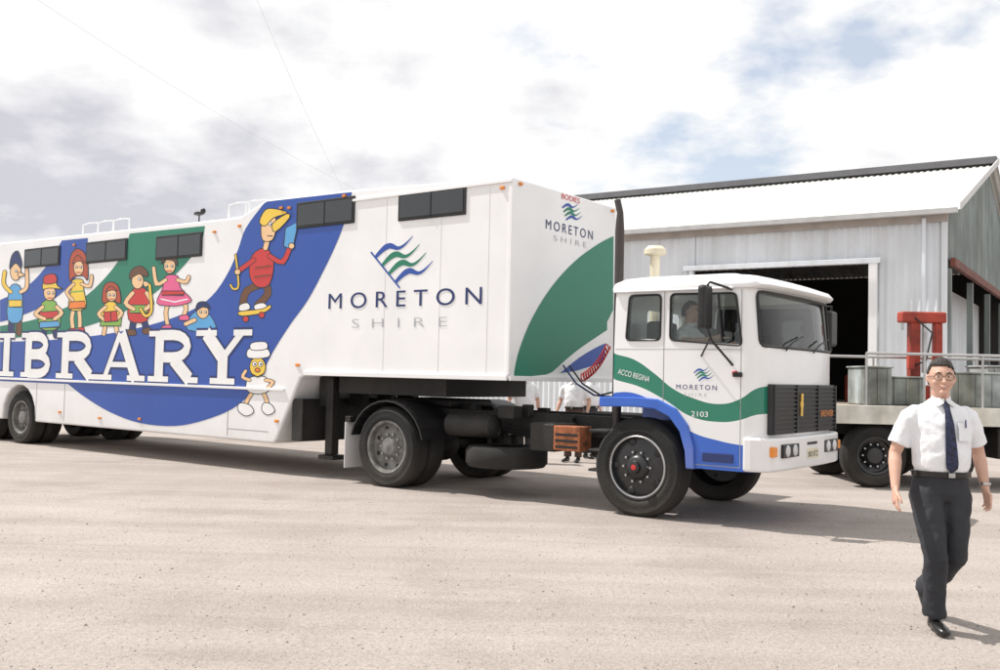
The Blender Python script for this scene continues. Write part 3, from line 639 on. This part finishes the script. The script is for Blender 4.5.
def person(name,loc,rz,J,shirt=SHIRT,trou=TROU,tie=True,glasses=True,face=True,vox=.009,headrot=0,hair=HAIR):
    E=empty(name,loc,rz)
    j={k:(V(v) if isinstance(v,tuple) else v) for k,v in J.items()}
    sk=[];sh=[];tr=[]
    pel,ch,nk,hd=j['pelvis'],j['chest'],j['neck'],j['head']
    up=(nk-pel).normalized()
    def at(t,dy=0): 
        p=pel+(nk-pel)*t; return V((p.x,p.y+dy,p.z))
    sh.append(tube_data([at(.10),at(.17,-.006),at(.26,-.012),at(.38,-.016),at(.55,-.01),at(.74,0),at(.86,.005),at(.93,.008),at(.98,.008),at(1.03,.008)],
        [(.150,.112),(.158,.120),(.174,.134),(.172,.134),(.176,.127),(.182,.116),(.172,.098),(.135,.082),(.090,.068),(.060,.058)],24))
    for s in ('l','r'):
        S,El,W=j['sh_'+s],j['el_'+s],j['wr_'+s]; sg=1 if s=='l' else -1
        mid=S.lerp(El,.66); hem=S.lerp(El,.78)
        sh.append(tube_data([S+V((-sg*.08,0,.022)),S+V((-sg*.03,0,.008)),S+V((sg*.006,0,-.02)),S.lerp(El,.35)+V((sg*.004,0,0)),mid,hem],[.040,.050,.056,.060,.063,.068],16))
        sk.append(tube_data([S.lerp(El,.4),S.lerp(El,.75),El,El.lerp(W,.25),El.lerp(W,.6),W],[.044,.042,.037,.040,.033,.024],14))
        d=(W-El).normalized(); palm=W+d*.085
        sk.append(tube_data([W-d*.01,W+d*.03,palm-d*.01,palm+d*.008],[(.021,.026),(.017,.036),(.014,.040),(.010,.034)],14))
        inn=V((-sg,0,0)); fwd=V((0,-1,0))
        for k,(o,l,cl) in enumerate(((-.031,.066,.30),(-.0105,.078,.42),(.0105,.073,.52),(.031,.056,.65))):
            b=palm+V((0,o,0))-d*.012; p1=b+(d+inn*cl*.3+V((0,o*1.5,0))).normalized()*l*.5; p2=p1+(d+inn*cl*1.1).normalized()*l*.3; p3=p2+(d*.6+inn*cl*1.8).normalized()*l*.25
            sk.append(tube_data([b,p1,p2,p3],[.0092,.0082,.0075,.006],8))
        b=W+d*.025+V((0,-.026,0)); p1=b+(d*.6+fwd*.8).normalized()*.035; p2=p1+(d*.9+fwd*.35+inn*.3).normalized()*.03; p3=p2+(d+inn*.4).normalized()*.022
        sk.append(tube_data([b,p1,p2,p3],[.013,.0112,.0095,.0075],8))
        Hh,K,An,To=j['hip_'+s],j['kn_'+s],j['an_'+s],j['toe_'+s]
        tr.append(tube_data([Hh+V((-sg*.01,0,.1)),Hh,Hh.lerp(K,.3),Hh.lerp(K,.7),K,K.lerp(An,.4),K.lerp(An,.8),An+(K-An).normalized()*.01],[(.085,.10),(.096,.112),(.092,.104),(.078,.086),(.070,.076),(.068,.074),(.066,.072),(.070,.080)],16))
        fx=V((To.x-An.x,To.y-An.y,0)).normalized()
        hl=An-fx*.055; hl.z=J.get('heelz_'+s,.035); bl=To-fx*.07; bl.z=To.z+.008; tp=To.copy()
        multi('shoe_'+s,[tube_data([hl+V((0,0,.012)),hl+fx*.03+V((0,0,.01)),hl.lerp(bl,.55)+V((0,0,.01)),bl,tp-fx*.01,tp+fx*.008],[(.022,.03),(.034,.04),(.036,.034),(.045,.028),(.034,.022),(.012,.012)],14),
            tube_data([hl+fx*.06,An+V((0,0,.05))],[.036,.036])],SHOE,E)
    tr.append(tube_data([at(-.14),at(-.05),at(.05),at(.13,-.006),at(.175,-.006)],[(.10,.10),(.165,.122),(.168,.128),(.166,.130),(.164,.128)],24))
    sk.append(tube_data([nk-up*.06,nk+V((0,.0,.02)),hd+V((0,.012,-.06))],[.060,.054,.053],16))
    Rh=Matrix.Rotation(headrot,3,'Z')
    vs,fs=ellip((0,0,0),(.074,.094,.118),28,22); o=[]
    for v in vs:
        t=max(0,-v.z/.118); x=v.x*(1-.26*t**1.8); y=v.y
        if v.y<0: y=v.y*(1-.04*t) - .010*t*(1 if v.y<-.02 else 0)
        else: y=v.y*(1-.35*t)
        o.append(hd+Rh@V((x,y,v.z)))
    sk.append((o,fs))
    hp=lambda x,y,z: hd+Rh@V((x,y,z))
    sk.append(tube_data([hp(0,-.084,.012),hp(0,-.094,-.006),hp(0,-.106,-.028),hp(0,-.088,-.036)],[.007,.009,.0125,.008],10))
    for s in (-1,1):
        sk.append(ellip(hp(s*.077,.008,-.006),(.009,.017,.028),10,8)); sk.append(ellip(hp(s*.038,-.066,-.030),(.026,.02,.022),10,8)); sk.append(ellip(hp(s*.03,-.078,.028),(.026,.012,.007),10,8))
    sk.append(ellip(hp(0,-.084,-.090),(.028,.018,.018),10,8)); sk.append(ellip(hp(0,-.084,-.056),(.026,.012,.010),10,8))
    remeshed('skin_head_arms',sk,SKIN,E,.0042,3)
    remeshed('shirt',sh,shirt,E,vox,4,.018,.08)
    remeshed('trousers',tr,trou,E,vox,4,.020,.09)
    vs,fs=ellip((0,0,0),(.081,.102,.126),44,32)
    def ok(v):
        y=v.y/.1; z=v.z
        if y<-.35: lim=.070-.022*abs(v.x)/.08-.012*(v.x/.08)
        elif y<.10: lim=.0+.06*max(0,(-y-.02))/.33
        else: lim=-.055
        return z>lim
    of=[]
    for f in fs:
        if all(ok(vs[i]) for i in f): of.append(f)
    o=[]
    for v in vs:
        n_=1+.07*noise.noise(v*30)+.03*noise.noise(v*75); o.append(hp(v.x*n_,v.y*n_+.004,v.z*n_+.004))
    h=mesh('hair',o,of,hair,E,smooth=80); sm_=h.modifiers.new('t','SOLIDIFY'); sm_.thickness=.012; sm_.offset=-1
    if face:
        for s in (-1,1):
            multi('eye',[ellip(hp(s*.030,-.080,.006),(.012,.009,.0055),12,8)],EYEW,E); multi('iris',[ellip(hp(s*.030-.002,-.0885,.006),(.005,.003,.005),10,8)],EYED,E)
            tube('eyebrow',[hp(s*.014,-.094,.027),hp(s*.032,-.093,.032),hp(s*.048,-.080,.025)],[.003,.004,.0025],hair,E,8)
            if glasses:
                c=[hp(s*.032+.025*math.cos(a*math.pi/8),-.101+abs(.01*math.cos(a*math.pi/8)),.003+.019*math.sin(a*math.pi/8)) for a in range(17)]
                tube('spectacle_rim',c,.0021,FRAME,E,6); tube('spectacle_arm',[hp(s*.057,-.094,.008),hp(s*.079,-.02,.008),hp(s*.081,.01,.004)],.0020,FRAME,E,6)
        if glasses: tube('spectacle_bridge',[hp(-.009,-.103,.006),hp(.009,-.103,.006)],.0022,FRAME,E,6)
        tube('mouth',[hp(-.025,-.088,-.052),hp(-.010,-.0975,-.058),hp(.010,-.0975,-.058),hp(.025,-.088,-.052)],[.002,.005,.005,.002],LIP,E,8)
        tube('teeth',[hp(-.013,-.1000,-.0560),hp(.013,-.1000,-.0560)],.0028,EYEW,E,8)
    b=at(.165,-.006); n_=32
    vs=[]
    for z,k_ in ((-.018,0),(-.016,.004),(.016,.004),(.018,0)):
        vs+=[b+V(((.172+k_)*math.cos(2*math.pi*k/n_),(.136+k_)*math.sin(2*math.pi*k/n_),z)) for k in range(n_)]
    mesh('belt',vs,[(r_*n_+k,r_*n_+(k+1)%n_,(r_+1)*n_+(k+1)%n_,(r_+1)*n_+k) for r_ in range(3) for k in range(n_)],SHOE,E,smooth=60)
    box('belt_buckle',(b.x-.02,b.y-.150,b.z-.015),(b.x+.02,b.y-.142,b.z+.015),STEEL,E,.003)
    if tie:
        c=[(at(1.0),.068,.016),(at(.96),.088,.020),(at(.9),.106,.017),(at(.75),.133,.026),(at(.5),.152,.034),(at(.30),.163,.038),(at(.24),.162,.034),(at(.19),.156,.004)]
        vs=[];fs=[]
        for p,dy,w in c:
            for x,yy in ((-w,.004),(0,-.004),(w,.004)): vs.append(V((p.x+x,p.y-dy+yy,p.z)))
        for i in range(len(c)-1):
            for k in range(2): fs.append((i*3+k,i*3+k+1,i*3+k+4,i*3+k+3))
        t=mesh('tie',vs,fs,TIE,E); s=t.modifiers.new('s','SOLIDIFY'); s.thickness=.008
        p=at(.74)
        mesh('shirt_pocket',[V((p.x+.05,p.y-.128,p.z+.01)),V((p.x+.14,p.y-.098,p.z+.01)),V((p.x+.14,p.y-.108,p.z-.10)),V((p.x+.05,p.y-.138,p.z-.10))],[(0,1,2,3)],shirt,E).modifiers.new('s','SOLIDIFY').thickness=.006
        tube('pen',[V((p.x+.10,p.y-.125,p.z-.02)),V((p.x+.10,p.y-.120,p.z+.03))],.004,NAVY,E,6)
        W=j['wr_l']; lathe('wrist_watch',[(.030,-.008),(.032,0),(.030,.008)],STEEL,E,(W.x,W.y,W.z+.03),axis='z',seg=20)
    for s in (-1,1):
        p=at(1.0); q=at(.93)
        vs=[p+V((s*.005,-.068,.012)),p+V((s*.056,-.01,.03)),p+V((s*.064,-.01,-.005)),q+V((s*.052,-.083,.004)),p+V((s*.012,-.078,-.014))]
        t=mesh('collar',vs,[(0,1,2,3,4)],shirt,E); so=t.modifiers.new('s','SOLIDIFY'); so.thickness=.006; so.offset=0
    return E
walk=dict(pelvis=(.01,0,.87),chest=(.01,0,1.2),neck=(.0,-.01,1.405),head=(-.005,-.035,1.548),
 sh_l=(.178,0,1.328),el_l=(.268,.05,1.085),wr_l=(.262,-.05,.875),sh_r=(-.178,0,1.328),el_r=(-.262,.03,1.075),wr_r=(-.30,-.07,.865),
 hip_l=(.095,0,.82),kn_l=(.09,-.02,.45),an_l=(.075,.36,.17),toe_l=(.085,.22,.035),heelz_l=.13,
 hip_r=(-.08,0,.82),kn_r=(-.065,-.10,.45),an_r=(-.04,-.03,.085),toe_r=(-.055,-.22,.03))
g0=ground(938,632)
man=person('walking_man',(g0.x+.03,g0.y+.06,0),0,walk,headrot=-.25)
stand=dict(walk); stand.update(kn_l=(.09,-.02,.45),an_l=(.1,0,.085),toe_l=(.12,-.2,.03),heelz_l=.035,kn_r=(-.09,-.02,.45),an_r=(-.1,0,.085),toe_r=(-.12,-.2,.03))
BG=mk('brown_trousers',(.08,.05,.035),.8)
for nm,x,Y,rz,tt in (('bystander_man',524,17.0,.3,TROU),('bystander_man',574,17.3,-.4,BG),('bystander_man',590,18.2,.8,TROU)):
    rr=ray(x,400); person(nm,(rr.x/rr.y*Y,Y,0),rz,stand,trou=tt,tie=False,glasses=False,vox=.014)
sit=dict(pelvis=(0,.0,.98),neck=(0,.0,1.50),chest=(0,0,1.3),head=(0,-.02,1.645),sh_l=(.175,0,1.43),el_l=(.25,-.12,1.22),wr_l=(.2,-.38,1.28),sh_r=(-.175,0,1.43),el_r=(-.29,-.10,1.30),wr_r=(-.2,-.38,1.34),
 hip_l=(.1,-.02,.95),kn_l=(.12,-.42,1.0),an_l=(.12,-.5,.72),toe_l=(.12,-.68,.66),heelz_l=.66,hip_r=(-.1,-.02,.95),kn_r=(-.12,-.42,1.0),an_r=(-.12,-.5,.72),toe_r=(-.12,-.68,.66),heelz_r=.66)
dp=P0+D*.40+N*.42
drv=person('truck_driver',(dp.x,dp.y,.60),math.atan2(D.x,-D.y),sit,tie=False,glasses=False,vox=.014)

# ------------------------------------------------------------------ shed
def corr(p,A_,B_,L,zf0,zf1,nrm,amp=.018,per=.2):
    n=int(L/(per/6)); vs=[];fs=[]
    for i in range(n+1):
        s=L*i/n; ph=math.sin(2*math.pi*s/per); ph=max(-.6,min(.6,ph))/.6
        o=V(p)+A_*s+nrm*amp*ph
        vs.append(o+B_*zf0(s)); vs.append(o+B_*zf1(s))
    for i in range(n): fs.append((2*i,2*i+2,2*i+3,2*i+1))
    return vs,fs
Z=V((0,0,1)); E1=V((.838,-.545,0)).normalized(); F1=V((.545,.838,0)).normalized()
CN=V((11.42,24.83,0)); EH=6.0; RH=8.67; DEP=8.0; LEN=22.0
shed=empty('corrugated_shed',(0,0,0))
GALV=mk('galvanised_wall',(.74,.78,.83),.45,metal=.0,var=.05,vscale=.6,streak=.12); ROOFM=mk('galvanised_roof',(.72,.72,.70),.5,metal=.1,var=.08,vscale=.4,streak=.12)
DARKM=mk('shed_interior',(.03,.027,.025),.9); GALVD=mk('shaded_wall',(.24,.28,.28),.6,metal=.1,var=.15,vscale=.8,streak=.3)  # end wall and posts: darker galvanised copy, shade put into the colour, plus streaks
BEAM=mk('oxide_beam',(.16,.045,.03),.7,var=.2)
def wall_s(x,y):
    P=plane_hit(x,y,CN,F1); return (CN-P).dot(E1),P.z
sR,dz=wall_s(870,264); sL,_=wall_s(695,268)
parts=[corr(CN,-E1,Z,sR,lambda s:0,lambda s:EH,-F1),corr(CN-E1*sR,-E1,Z,sL-sR,lambda s:dz,lambda s:EH,-F1),corr(CN-E1*sL,-E1,Z,LEN-sL,lambda s:0,lambda s:EH,-F1)]
multi('front_wall',parts,GALV,shed,60)
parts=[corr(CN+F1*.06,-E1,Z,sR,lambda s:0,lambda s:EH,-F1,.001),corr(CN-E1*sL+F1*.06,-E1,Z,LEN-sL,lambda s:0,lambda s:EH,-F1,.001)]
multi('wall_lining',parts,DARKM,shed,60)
sl=math.atan2(RH-EH,DEP); dn=(-F1*math.cos(sl)-Z*math.sin(sl)); nr=(-F1*math.sin(sl)+Z*math.cos(sl)); SLn=math.hypot(RH-EH,DEP)+.35
ridge=CN+F1*DEP+Z*(RH+.05)
multi('roof_front',[corr(ridge+E1*.3,-E1,dn,LEN+.6,lambda s:0,lambda s:SLn,nr)],ROOFM,shed,60)
dn2=(F1*math.cos(sl)-Z*math.sin(sl))
multi('roof_back',[corr(ridge+E1*.3,-E1,dn2,LEN+.6,lambda s:0,lambda s:SLn,nr)],ROOFM,shed,60)
def orient(name,o,a,b,c,la,lb,lc,mat,parent,bw=.01):
    vs=[];o=V(o)
    for i in(0,1):
        for j_ in(0,1):
            for k in(0,1): vs.append(o+a*la*i+b*lb*j_+c*lc*k)
    ob=mesh(name,vs,[(0,1,3,2),(4,6,7,5),(0,4,5,1),(2,3,7,6),(0,2,6,4),(1,5,7,3)],mat,parent)
    if bw: bev(ob,bw)
    return ob
orient('ridge_vent',ridge+E1*.3-F1*.3+Z*.0,-E1,F1,Z,LEN+.6,.6,.22,mk('vent_dark',(.14,.14,.15),.6),shed)
orient('eave_gutter',CN-F1*.42+E1*.3+Z*(EH-.16),-E1,-F1,Z,LEN+.6,.12,.14,mk('gutter_grey',(.5,.5,.5),.5),shed)
orient('eave_fascia',CN-F1*.05+E1*.02+Z*(EH-.3),-E1,-F1,Z,LEN,.06,.24,mk('fascia',(.4,.36,.33),.7),shed)
rake=lambda s:min(EH+(RH-EH)*s/DEP,RH-(RH-EH)*(s-DEP)/DEP)
multi('end_wall_upper',[corr(CN,F1,Z,DEP*2,lambda s:4.75,rake,E1)],GALVD,shed,60)
orient('end_beam',CN+E1*.06+Z*4.55,F1,E1,Z,DEP*2,.12,.22,BEAM,shed)
multi('end_wall_lower',[corr(CN-E1*1.2,F1,Z,DEP*2,lambda s:0,lambda s:4.7,E1)],GALV,shed,60)
for s in (0,4,8,12,16): orient('end_post',CN+F1*s-E1*.08,F1,E1,Z,.16,.16,4.5,GALVD,shed)
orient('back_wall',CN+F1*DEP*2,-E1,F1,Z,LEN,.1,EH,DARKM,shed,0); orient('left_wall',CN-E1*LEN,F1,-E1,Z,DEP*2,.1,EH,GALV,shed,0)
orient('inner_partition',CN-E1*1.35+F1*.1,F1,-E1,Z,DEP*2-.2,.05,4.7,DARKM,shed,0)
orient('barge_board',ridge+E1*.32,dn,E1,Z,SLn,.04,.2,mk('barge',(.6,.6,.6),.6),shed)
orient('door_post',CN-E1*sR-F1*.06,E1,-F1,Z,.22,.12,dz+.05,WHITE,shed); orient('door_post',CN-E1*sL-F1*.06,-E1,-F1,Z,.12,.1,dz+.05,GALV,shed)
orient('door_track',CN-E1*(sR-.3)-F1*.07+Z*(dz-.0),-E1,-F1,Z,sL-sR+.6,.12,.14,GALV,shed)
orient('wall_flashing',CN-F1*.03,-E1,-F1,Z,.14,.05,EH-.3,GALV,shed); orient('downpipe',CN-E1*.5-F1*.1,-E1,-F1,Z,.09,.09,EH-.2,GALV,shed)
orient('interior_bench',CN-E1*7+F1*9,E1,F1,Z,3,.8,.9,GREYB,shed); orient('interior_machine',CN-E1*4+F1*6,E1,F1,Z,1,1,1.8,RUST,shed,.1)
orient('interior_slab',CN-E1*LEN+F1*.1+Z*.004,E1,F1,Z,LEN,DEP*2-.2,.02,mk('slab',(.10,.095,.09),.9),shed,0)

# ------------------------------------------------------------------ flatbed trailer with loader crane
fb=empty('flatbed_trailer',(4.87,14.1,0),0)
box('tray_edge',(0,0,.92),(5,.06,1.19),mk('tray_white',(.68,.66,.60),.6,var=.15,streak=.2),fb); box('tray_deck',(0,.06,1.1),(5,2.3,1.18),mk('deck_timber',(.25,.2,.15),.8,var=.3),fb)
box('tray_end',(-.03,.0,.94),(-.001,2.3,1.19),CHAS,fb); box('tray_chassis',(.1,.6,.75),(4.9,.75,1.09),CHAS,fb); box('tray_chassis_b',(.1,1.5,.75),(4.9,1.65,1.09),CHAS,fb)
for u in (.62,1.62): 
    wheel(fb,u,.08,.46,.26,-1,mt=RIMD); wheel(fb,u,2.2,.46,.26,1,mt=RIMD)
box('tool_locker',(2.4,.1,.45),(3.3,.7,.9),CHAS,fb,.02)
tube('bed_axle',[(.62,.2,.46),(.62,2.1,.46)],.06,CHAS,fb); tube('bed_axle_b',[(1.62,.2,.46),(1.62,2.1,.46)],.06,CHAS,fb)
GP=mk('galv_pipe',(.5,.5,.5),.4,metal=.6)
pp=[tube_data([(.5,.15,1.95),(4.9,.15,1.95)],.022,8),tube_data([(.5,2.1,1.95),(4.9,2.1,1.95)],.022,8)]
for u in (.5,1.35,2.2,3.05,3.9,4.75): pp+=[tube_data([(u,.15,1.18),(u,.15,1.95)],.018,8),tube_data([(u,2.1,1.18),(u,2.1,1.95)],.018,8)]
multi('stake_rails',pp,GP,fb)
for (a,b,y0,h,m) in ((.60,1.02,.5,.56,GREYB),(1.12,1.7,.9,.42,GREYB),(1.85,2.6,.4,.5,GREYB),(2.7,3.4,1.0,.62,mk('steel_bin',(.4,.42,.42),.5,streak=.3)),(3.5,4.4,.5,.45,GREYB)):
    box('cargo_bin',(a,y0,1.182),(b,y0+.7,1.18+h),m,fb,.02); box('cargo_lid',(a-.02,y0-.02,1.18+h+.001),(b+.02,y0+.72,1.21+h),m,fb,.01)
    for k in range(3):
        uu=a+(b-a)*(k+.5)/3; box('bin_rib',(uu-.012,y0-.018,1.2),(uu+.012,y0-.001,1.17+h),m,fb,.003)
cx=1.85
box('crane_base',(cx-.10,1.75,1.182),(cx+.30,2.15,1.5),RUST,fb,.02); box('crane_mast',(cx,1.82,1.5),(cx+.17,1.99,2.66),RUST,fb,.02); box('crane_head',(cx-.15,1.78,2.52),(cx+.58,2.03,2.70),RUST,fb,.03)
box('crane_ram',(cx+.22,1.85,1.7),(cx+.28,1.93,2.52),STEEL,fb,.01); box('crane_arm',(cx+.40,1.82,1.75),(cx+.53,1.96,2.52),RUST,fb,.02); box('crane_valves',(cx-.08,1.7,1.75),(cx+.02,1.8,2.05),RUST,fb,.01)
tube('crane_hose',[(cx+.05,1.78,2.6),(cx+.3,1.7,2.35),(cx+.2,1.7,1.9),(cx,1.75,1.8)],.015,BLACK,fb,6); box('crane_hook',(cx-.13,1.86,2.40),(cx-.09,1.90,2.52),STEEL,fb,.005)

# ------------------------------------------------------------------ ground
gm=bpy.data.materials.new('dusty_gravel'); gm.use_nodes=True; nt=gm.node_tree; b=nt.nodes['Principled BSDF']; b.inputs['Roughness'].default_value=.95; b.inputs['Specular IOR Level'].default_value=.2
tc=nt.nodes.new('ShaderNodeTexCoord')
def nz(sc,det=8,stretch=None,rot=None):
    n=nt.nodes.new('ShaderNodeTexNoise'); n.inputs['Scale'].default_value=sc; n.inputs['Detail'].default_value=det; n.inputs['Roughness'].default_value=.65
    if stretch:
        mp=nt.nodes.new('ShaderNodeMapping'); mp.inputs['Rotation'].default_value=(0,0,-RZ if rot is None else rot); mp.inputs['Scale'].default_value=stretch
        nt.links.new(tc.outputs['Object'],mp.inputs['Vector']); nt.links.new(mp.outputs[0],n.inputs['Vector'])
    else: nt.links.new(tc.outputs['Object'],n.inputs['Vector'])
    return n.outputs['Fac']
def rmp(f,p0,c0,p1,c1):
    r=nt.nodes.new('ShaderNodeValToRGB'); r.color_ramp.elements[0].position=p0; r.color_ramp.elements[1].position=p1
    r.color_ramp.elements[0].color=(*c0,1); r.color_ramp.elements[1].color=(*c1,1); nt.links.new(f,r.inputs[0]); return r.outputs[0]
def mxm(a,b_):
    x=nt.nodes.new('ShaderNodeMix'); x.data_type='RGBA'; x.blend_type='MULTIPLY'; x.inputs[0].default_value=1; nt.links.new(a,x.inputs[6]); nt.links.new(b_,x.inputs[7]); return x.outputs[2]
c=rmp(nz(.35),.3,(.405,.355,.325),.7,(.50,.45,.415))
c=mxm(c,rmp(nz(1.0,6,(.10,1.5,1)),.36,(.85,.84,.83),.58,(1,1,1)))
c=mxm(c,rmp(nz(.8,7),.38,(.90,.89,.885),.5,(1,1,1)))
c=mxm(c,rmp(nz(28),.3,(.76,.75,.74),.65,(1.03,1.03,1.03)))
c=mxm(c,rmp(nz(75,4),.36,(.60,.57,.55),.47,(1,1,1)))
nt.links.new(c,b.inputs['Base Color'])
bp=nt.nodes.new('ShaderNodeBump'); bp.inputs['Strength'].default_value=.7; bp.inputs['Distance'].default_value=.02; nt.links.new(nz(45),bp.inputs['Height']); nt.links.new(bp.outputs[0],b.inputs['Normal'])
mesh('ground',[(-900,-200,0),(900,-200,0),(900,1600,0),(-900,1600,0)],[(0,1,2,3)],gm,recalc=False)
vs=[];fs=[]
for i in range(9000):
    y=2.2+random.random()**1.5*10; x=random.uniform(-.62,.62)*y; s=random.uniform(.003,.010)*(1 if random.random()<.95 else 1.6)
    o=len(vs); a=random.random()*6
    for k in range(4): vs.append((x+s*math.cos(a+k*1.57)*random.uniform(.7,1.3),y+s*math.sin(a+k*1.57)*random.uniform(.7,1.3),-.001))
    vs.append((x,y,s*.8)); fs+=[(o,o+1,o+4),(o+1,o+2,o+4),(o+2,o+3,o+4),(o+3,o,o+4)]
mesh('loose_gravel',vs,fs,mk('pebble',(.38,.34,.31),.9,var=.4,vscale=5))
# ------------------------------------------------------------------ distant trees (one mass)
vs=[];fs=[];ms=[]
for t in range(46):
    X=-120+t*5.2+random.uniform(-2,2); Y=random.uniform(95,125); hh=random.uniform(5,8)
    for c in range(7):
        cx=X+random.uniform(-2.5,2.5); cy=Y+random.uniform(-2,2); cz=hh*random.uniform(.4,.95); r=random.uniform(1.2,2.2)
        for k in range(60):
            d=V((random.gauss(0,1),random.gauss(0,1),random.gauss(0,.8))).normalized()*r*random.uniform(.6,1.05); p=V((cx,cy,cz))+d
            a=V((random.gauss(0,1),random.gauss(0,1),random.gauss(0,1))).normalized()*.35; b2=a.cross(V((random.gauss(0,1),random.gauss(0,1),1))).normalized()*.3
            o=len(vs); vs+=[p-a,p+b2,p+a,p-b2]; fs.append((o,o+1,o+2,o+3)); ms.append(0)
    o=len(vs); a,bq=tube_data([(X,Y,0),(X,Y,hh*.6)],[.25,.12],6); vs+=a; fs+=[tuple(i+o for i in f) for f in bq]; ms+=[1]*len(bq)
mesh('distant_trees',vs,fs,[mk('eucalypt_leaves',(.07,.10,.05),.7,var=.3,vscale=.3),mk('bark',(.2,.16,.12),.9)],mi=ms,recalc=False)
# ------------------------------------------------------------------ power pole and cables
r1=ray(362,196); pt=CAM+r1*(60/r1.y)
pole=empty('power_pole',(pt.x,pt.y,0)); tube('pole_shaft',[(0,0,0),(0,0,pt.z+.1)],[.17,.11],mk('timber',(.2,.16,.12),.9),pole); box('cross_arm',(-1.1,-.06,pt.z-.4),(1.1,.06,pt.z-.26),mk('arm',(.18,.15,.12),.9),pole)
def cable(x,y,Yn,dx):
    r=ray(x,y); a=CAM+r*(Yn/r.y); b_=V((pt.x+dx,pt.y,pt.z-.25)); a=a+(a-b_)*.6
    P=[a.lerp(b_,i/20)-Z*.5*math.sin(math.pi*i/20) for i in range(21)]
    return tube_data(P,.007,5)
multi('power_cables',[cable(262,0,40,-.9),cable(150,62,44,.9)],mk('cable',(.6,.6,.62),.6))
# ------------------------------------------------------------------ sky, sun, camera
EL=math.radians(58); hv=V((-.939,.345,0)).normalized(); S=V((hv.x*math.cos(EL),hv.y*math.cos(EL),math.sin(EL)))
w=bpy.data.worlds.new('World'); scene.world=w; w.use_nodes=True; nt=w.node_tree; nt.nodes.clear()
out=nt.nodes.new('ShaderNodeOutputWorld'); sky=nt.nodes.new('ShaderNodeTexSky'); sky.sky_type='NISHITA'; sky.sun_disc=False; sky.sun_elevation=EL; sky.sun_rotation=math.atan2(hv.x,hv.y); sky.dust_density=1
b1=nt.nodes.new('ShaderNodeBackground'); b1.inputs[1].default_value=.15; nt.links.new(sky.outputs[0],b1.inputs[0])
tc=nt.nodes.new('ShaderNodeTexCoord'); sp=nt.nodes.new('ShaderNodeSeparateXYZ'); nt.links.new(tc.outputs['Generated'],sp.inputs[0])
def m(op,a,b_=None,c=None):
    x=nt.nodes.new('ShaderNodeMath'); x.operation=op
    for i,q in enumerate((a,b_,c)):
        if q is None: continue
        if isinstance(q,(int,float)): x.inputs[i].default_value=q
        else: nt.links.new(q,x.inputs[i])
    return x.outputs[0]
dz_=m('ADD',m('MAXIMUM',sp.outputs[2],0),.32)
cb=nt.nodes.new('ShaderNodeCombineXYZ'); nt.links.new(m('DIVIDE',sp.outputs[0],dz_),cb.inputs[0]); nt.links.new(m('DIVIDE',sp.outputs[1],dz_),cb.inputs[1]); cb.inputs[2].default_value=3.7
def wn(sc,det,z):
    n=nt.nodes.new('ShaderNodeTexNoise'); n.inputs['Scale'].default_value=sc; n.inputs['Detail'].default_value=det; n.inputs['Roughness'].default_value=.55
    mp=nt.nodes.new('ShaderNodeMapping'); mp.inputs['Location'].default_value=(0,0,z); nt.links.new(cb.outputs[0],mp.inputs[0]); nt.links.new(mp.outputs[0],n.inputs['Vector']); return n.outputs['Fac']
def near(x,y,c0,k):
    dd=nt.nodes.new('ShaderNodeVectorMath'); dd.operation='DOT_PRODUCT'; nt.links.new(tc.outputs['Generated'],dd.inputs[0]); dd.inputs[1].default_value=ray(x,y).normalized()
    return m('MULTIPLY',m('MAXIMUM',m('SUBTRACT',dd.outputs['Value'],c0),0),k)
patch=m('ADD',near(745,75,.986,16.0),near(500,60,.992,18.0))
dens=m('SUBTRACT',m('ADD',wn(2.4,8,0),.09),patch)
rp=nt.nodes.new('ShaderNodeValToRGB'); rp.color_ramp.elements[0].position=.38; rp.color_ramp.elements[0].color=(.42,.42,.42,1); rp.color_ramp.elements[1].position=.47; rp.color_ramp.elements[1].color=(1,1,1,1); nt.links.new(dens,rp.inputs[0])
gsh=m('SUBTRACT',m('ADD',wn(2.6,7,5.0),.08),near(60,160,.92,1.9))
rc=nt.nodes.new('ShaderNodeValToRGB'); rc.color_ramp.elements[0].position=.33; rc.color_ramp.elements[0].color=(.66,.66,.72,1); rc.color_ramp.elements[1].position=.50; rc.color_ramp.elements[1].color=(1.02,1.02,1.02,1); nt.links.new(gsh,rc.inputs[0])
b2=nt.nodes.new('ShaderNodeBackground'); b2.inputs[1].default_value=1.0; nt.links.new(rc.outputs[0],b2.inputs[0])
mx=nt.nodes.new('ShaderNodeMixShader'); nt.links.new(rp.outputs[0],mx.inputs[0]); nt.links.new(b1.outputs[0],mx.inputs[1]); nt.links.new(b2.outputs[0],mx.inputs[2]); nt.links.new(mx.outputs[0],out.inputs[0])
sun=bpy.data.lights.new('sun','SUN'); sun.energy=5.0; sun.angle=math.radians(.5); sun.color=(1,.96,.91)
so=bpy.data.objects.new('sun',sun); scene.collection.objects.link(so); so.rotation_euler=(-S).to_track_quat('-Z','Y').to_euler(); so.location=(0,0,30)
cam=bpy.data.cameras.new('camera'); co=bpy.data.objects.new('camera',cam); scene.collection.objects.link(co)
cam.sensor_width=36; cam.lens=F/1000*36; cam.clip_start=.1; cam.clip_end=3000
Fw=V((0,math.cos(PITCH),math.sin(PITCH))); u0_=V((0,-math.sin(PITCH),math.cos(PITCH))); r0_=V((1,0,0)); c_,s_=math.cos(ROLL),math.sin(ROLL)
cx=r0_*c_+u0_*s_; cy=u0_*c_-r0_*s_; cz=-Fw
co.matrix_world=Matrix(((cx.x,cy.x,cz.x,0),(cx.y,cy.y,cz.y,0),(cx.z,cy.z,cz.z,H),(0,0,0,1)))
scene.camera=co
scene.view_settings.view_transform='Standard'; scene.view_settings.look='None'; scene.view_settings.exposure=0
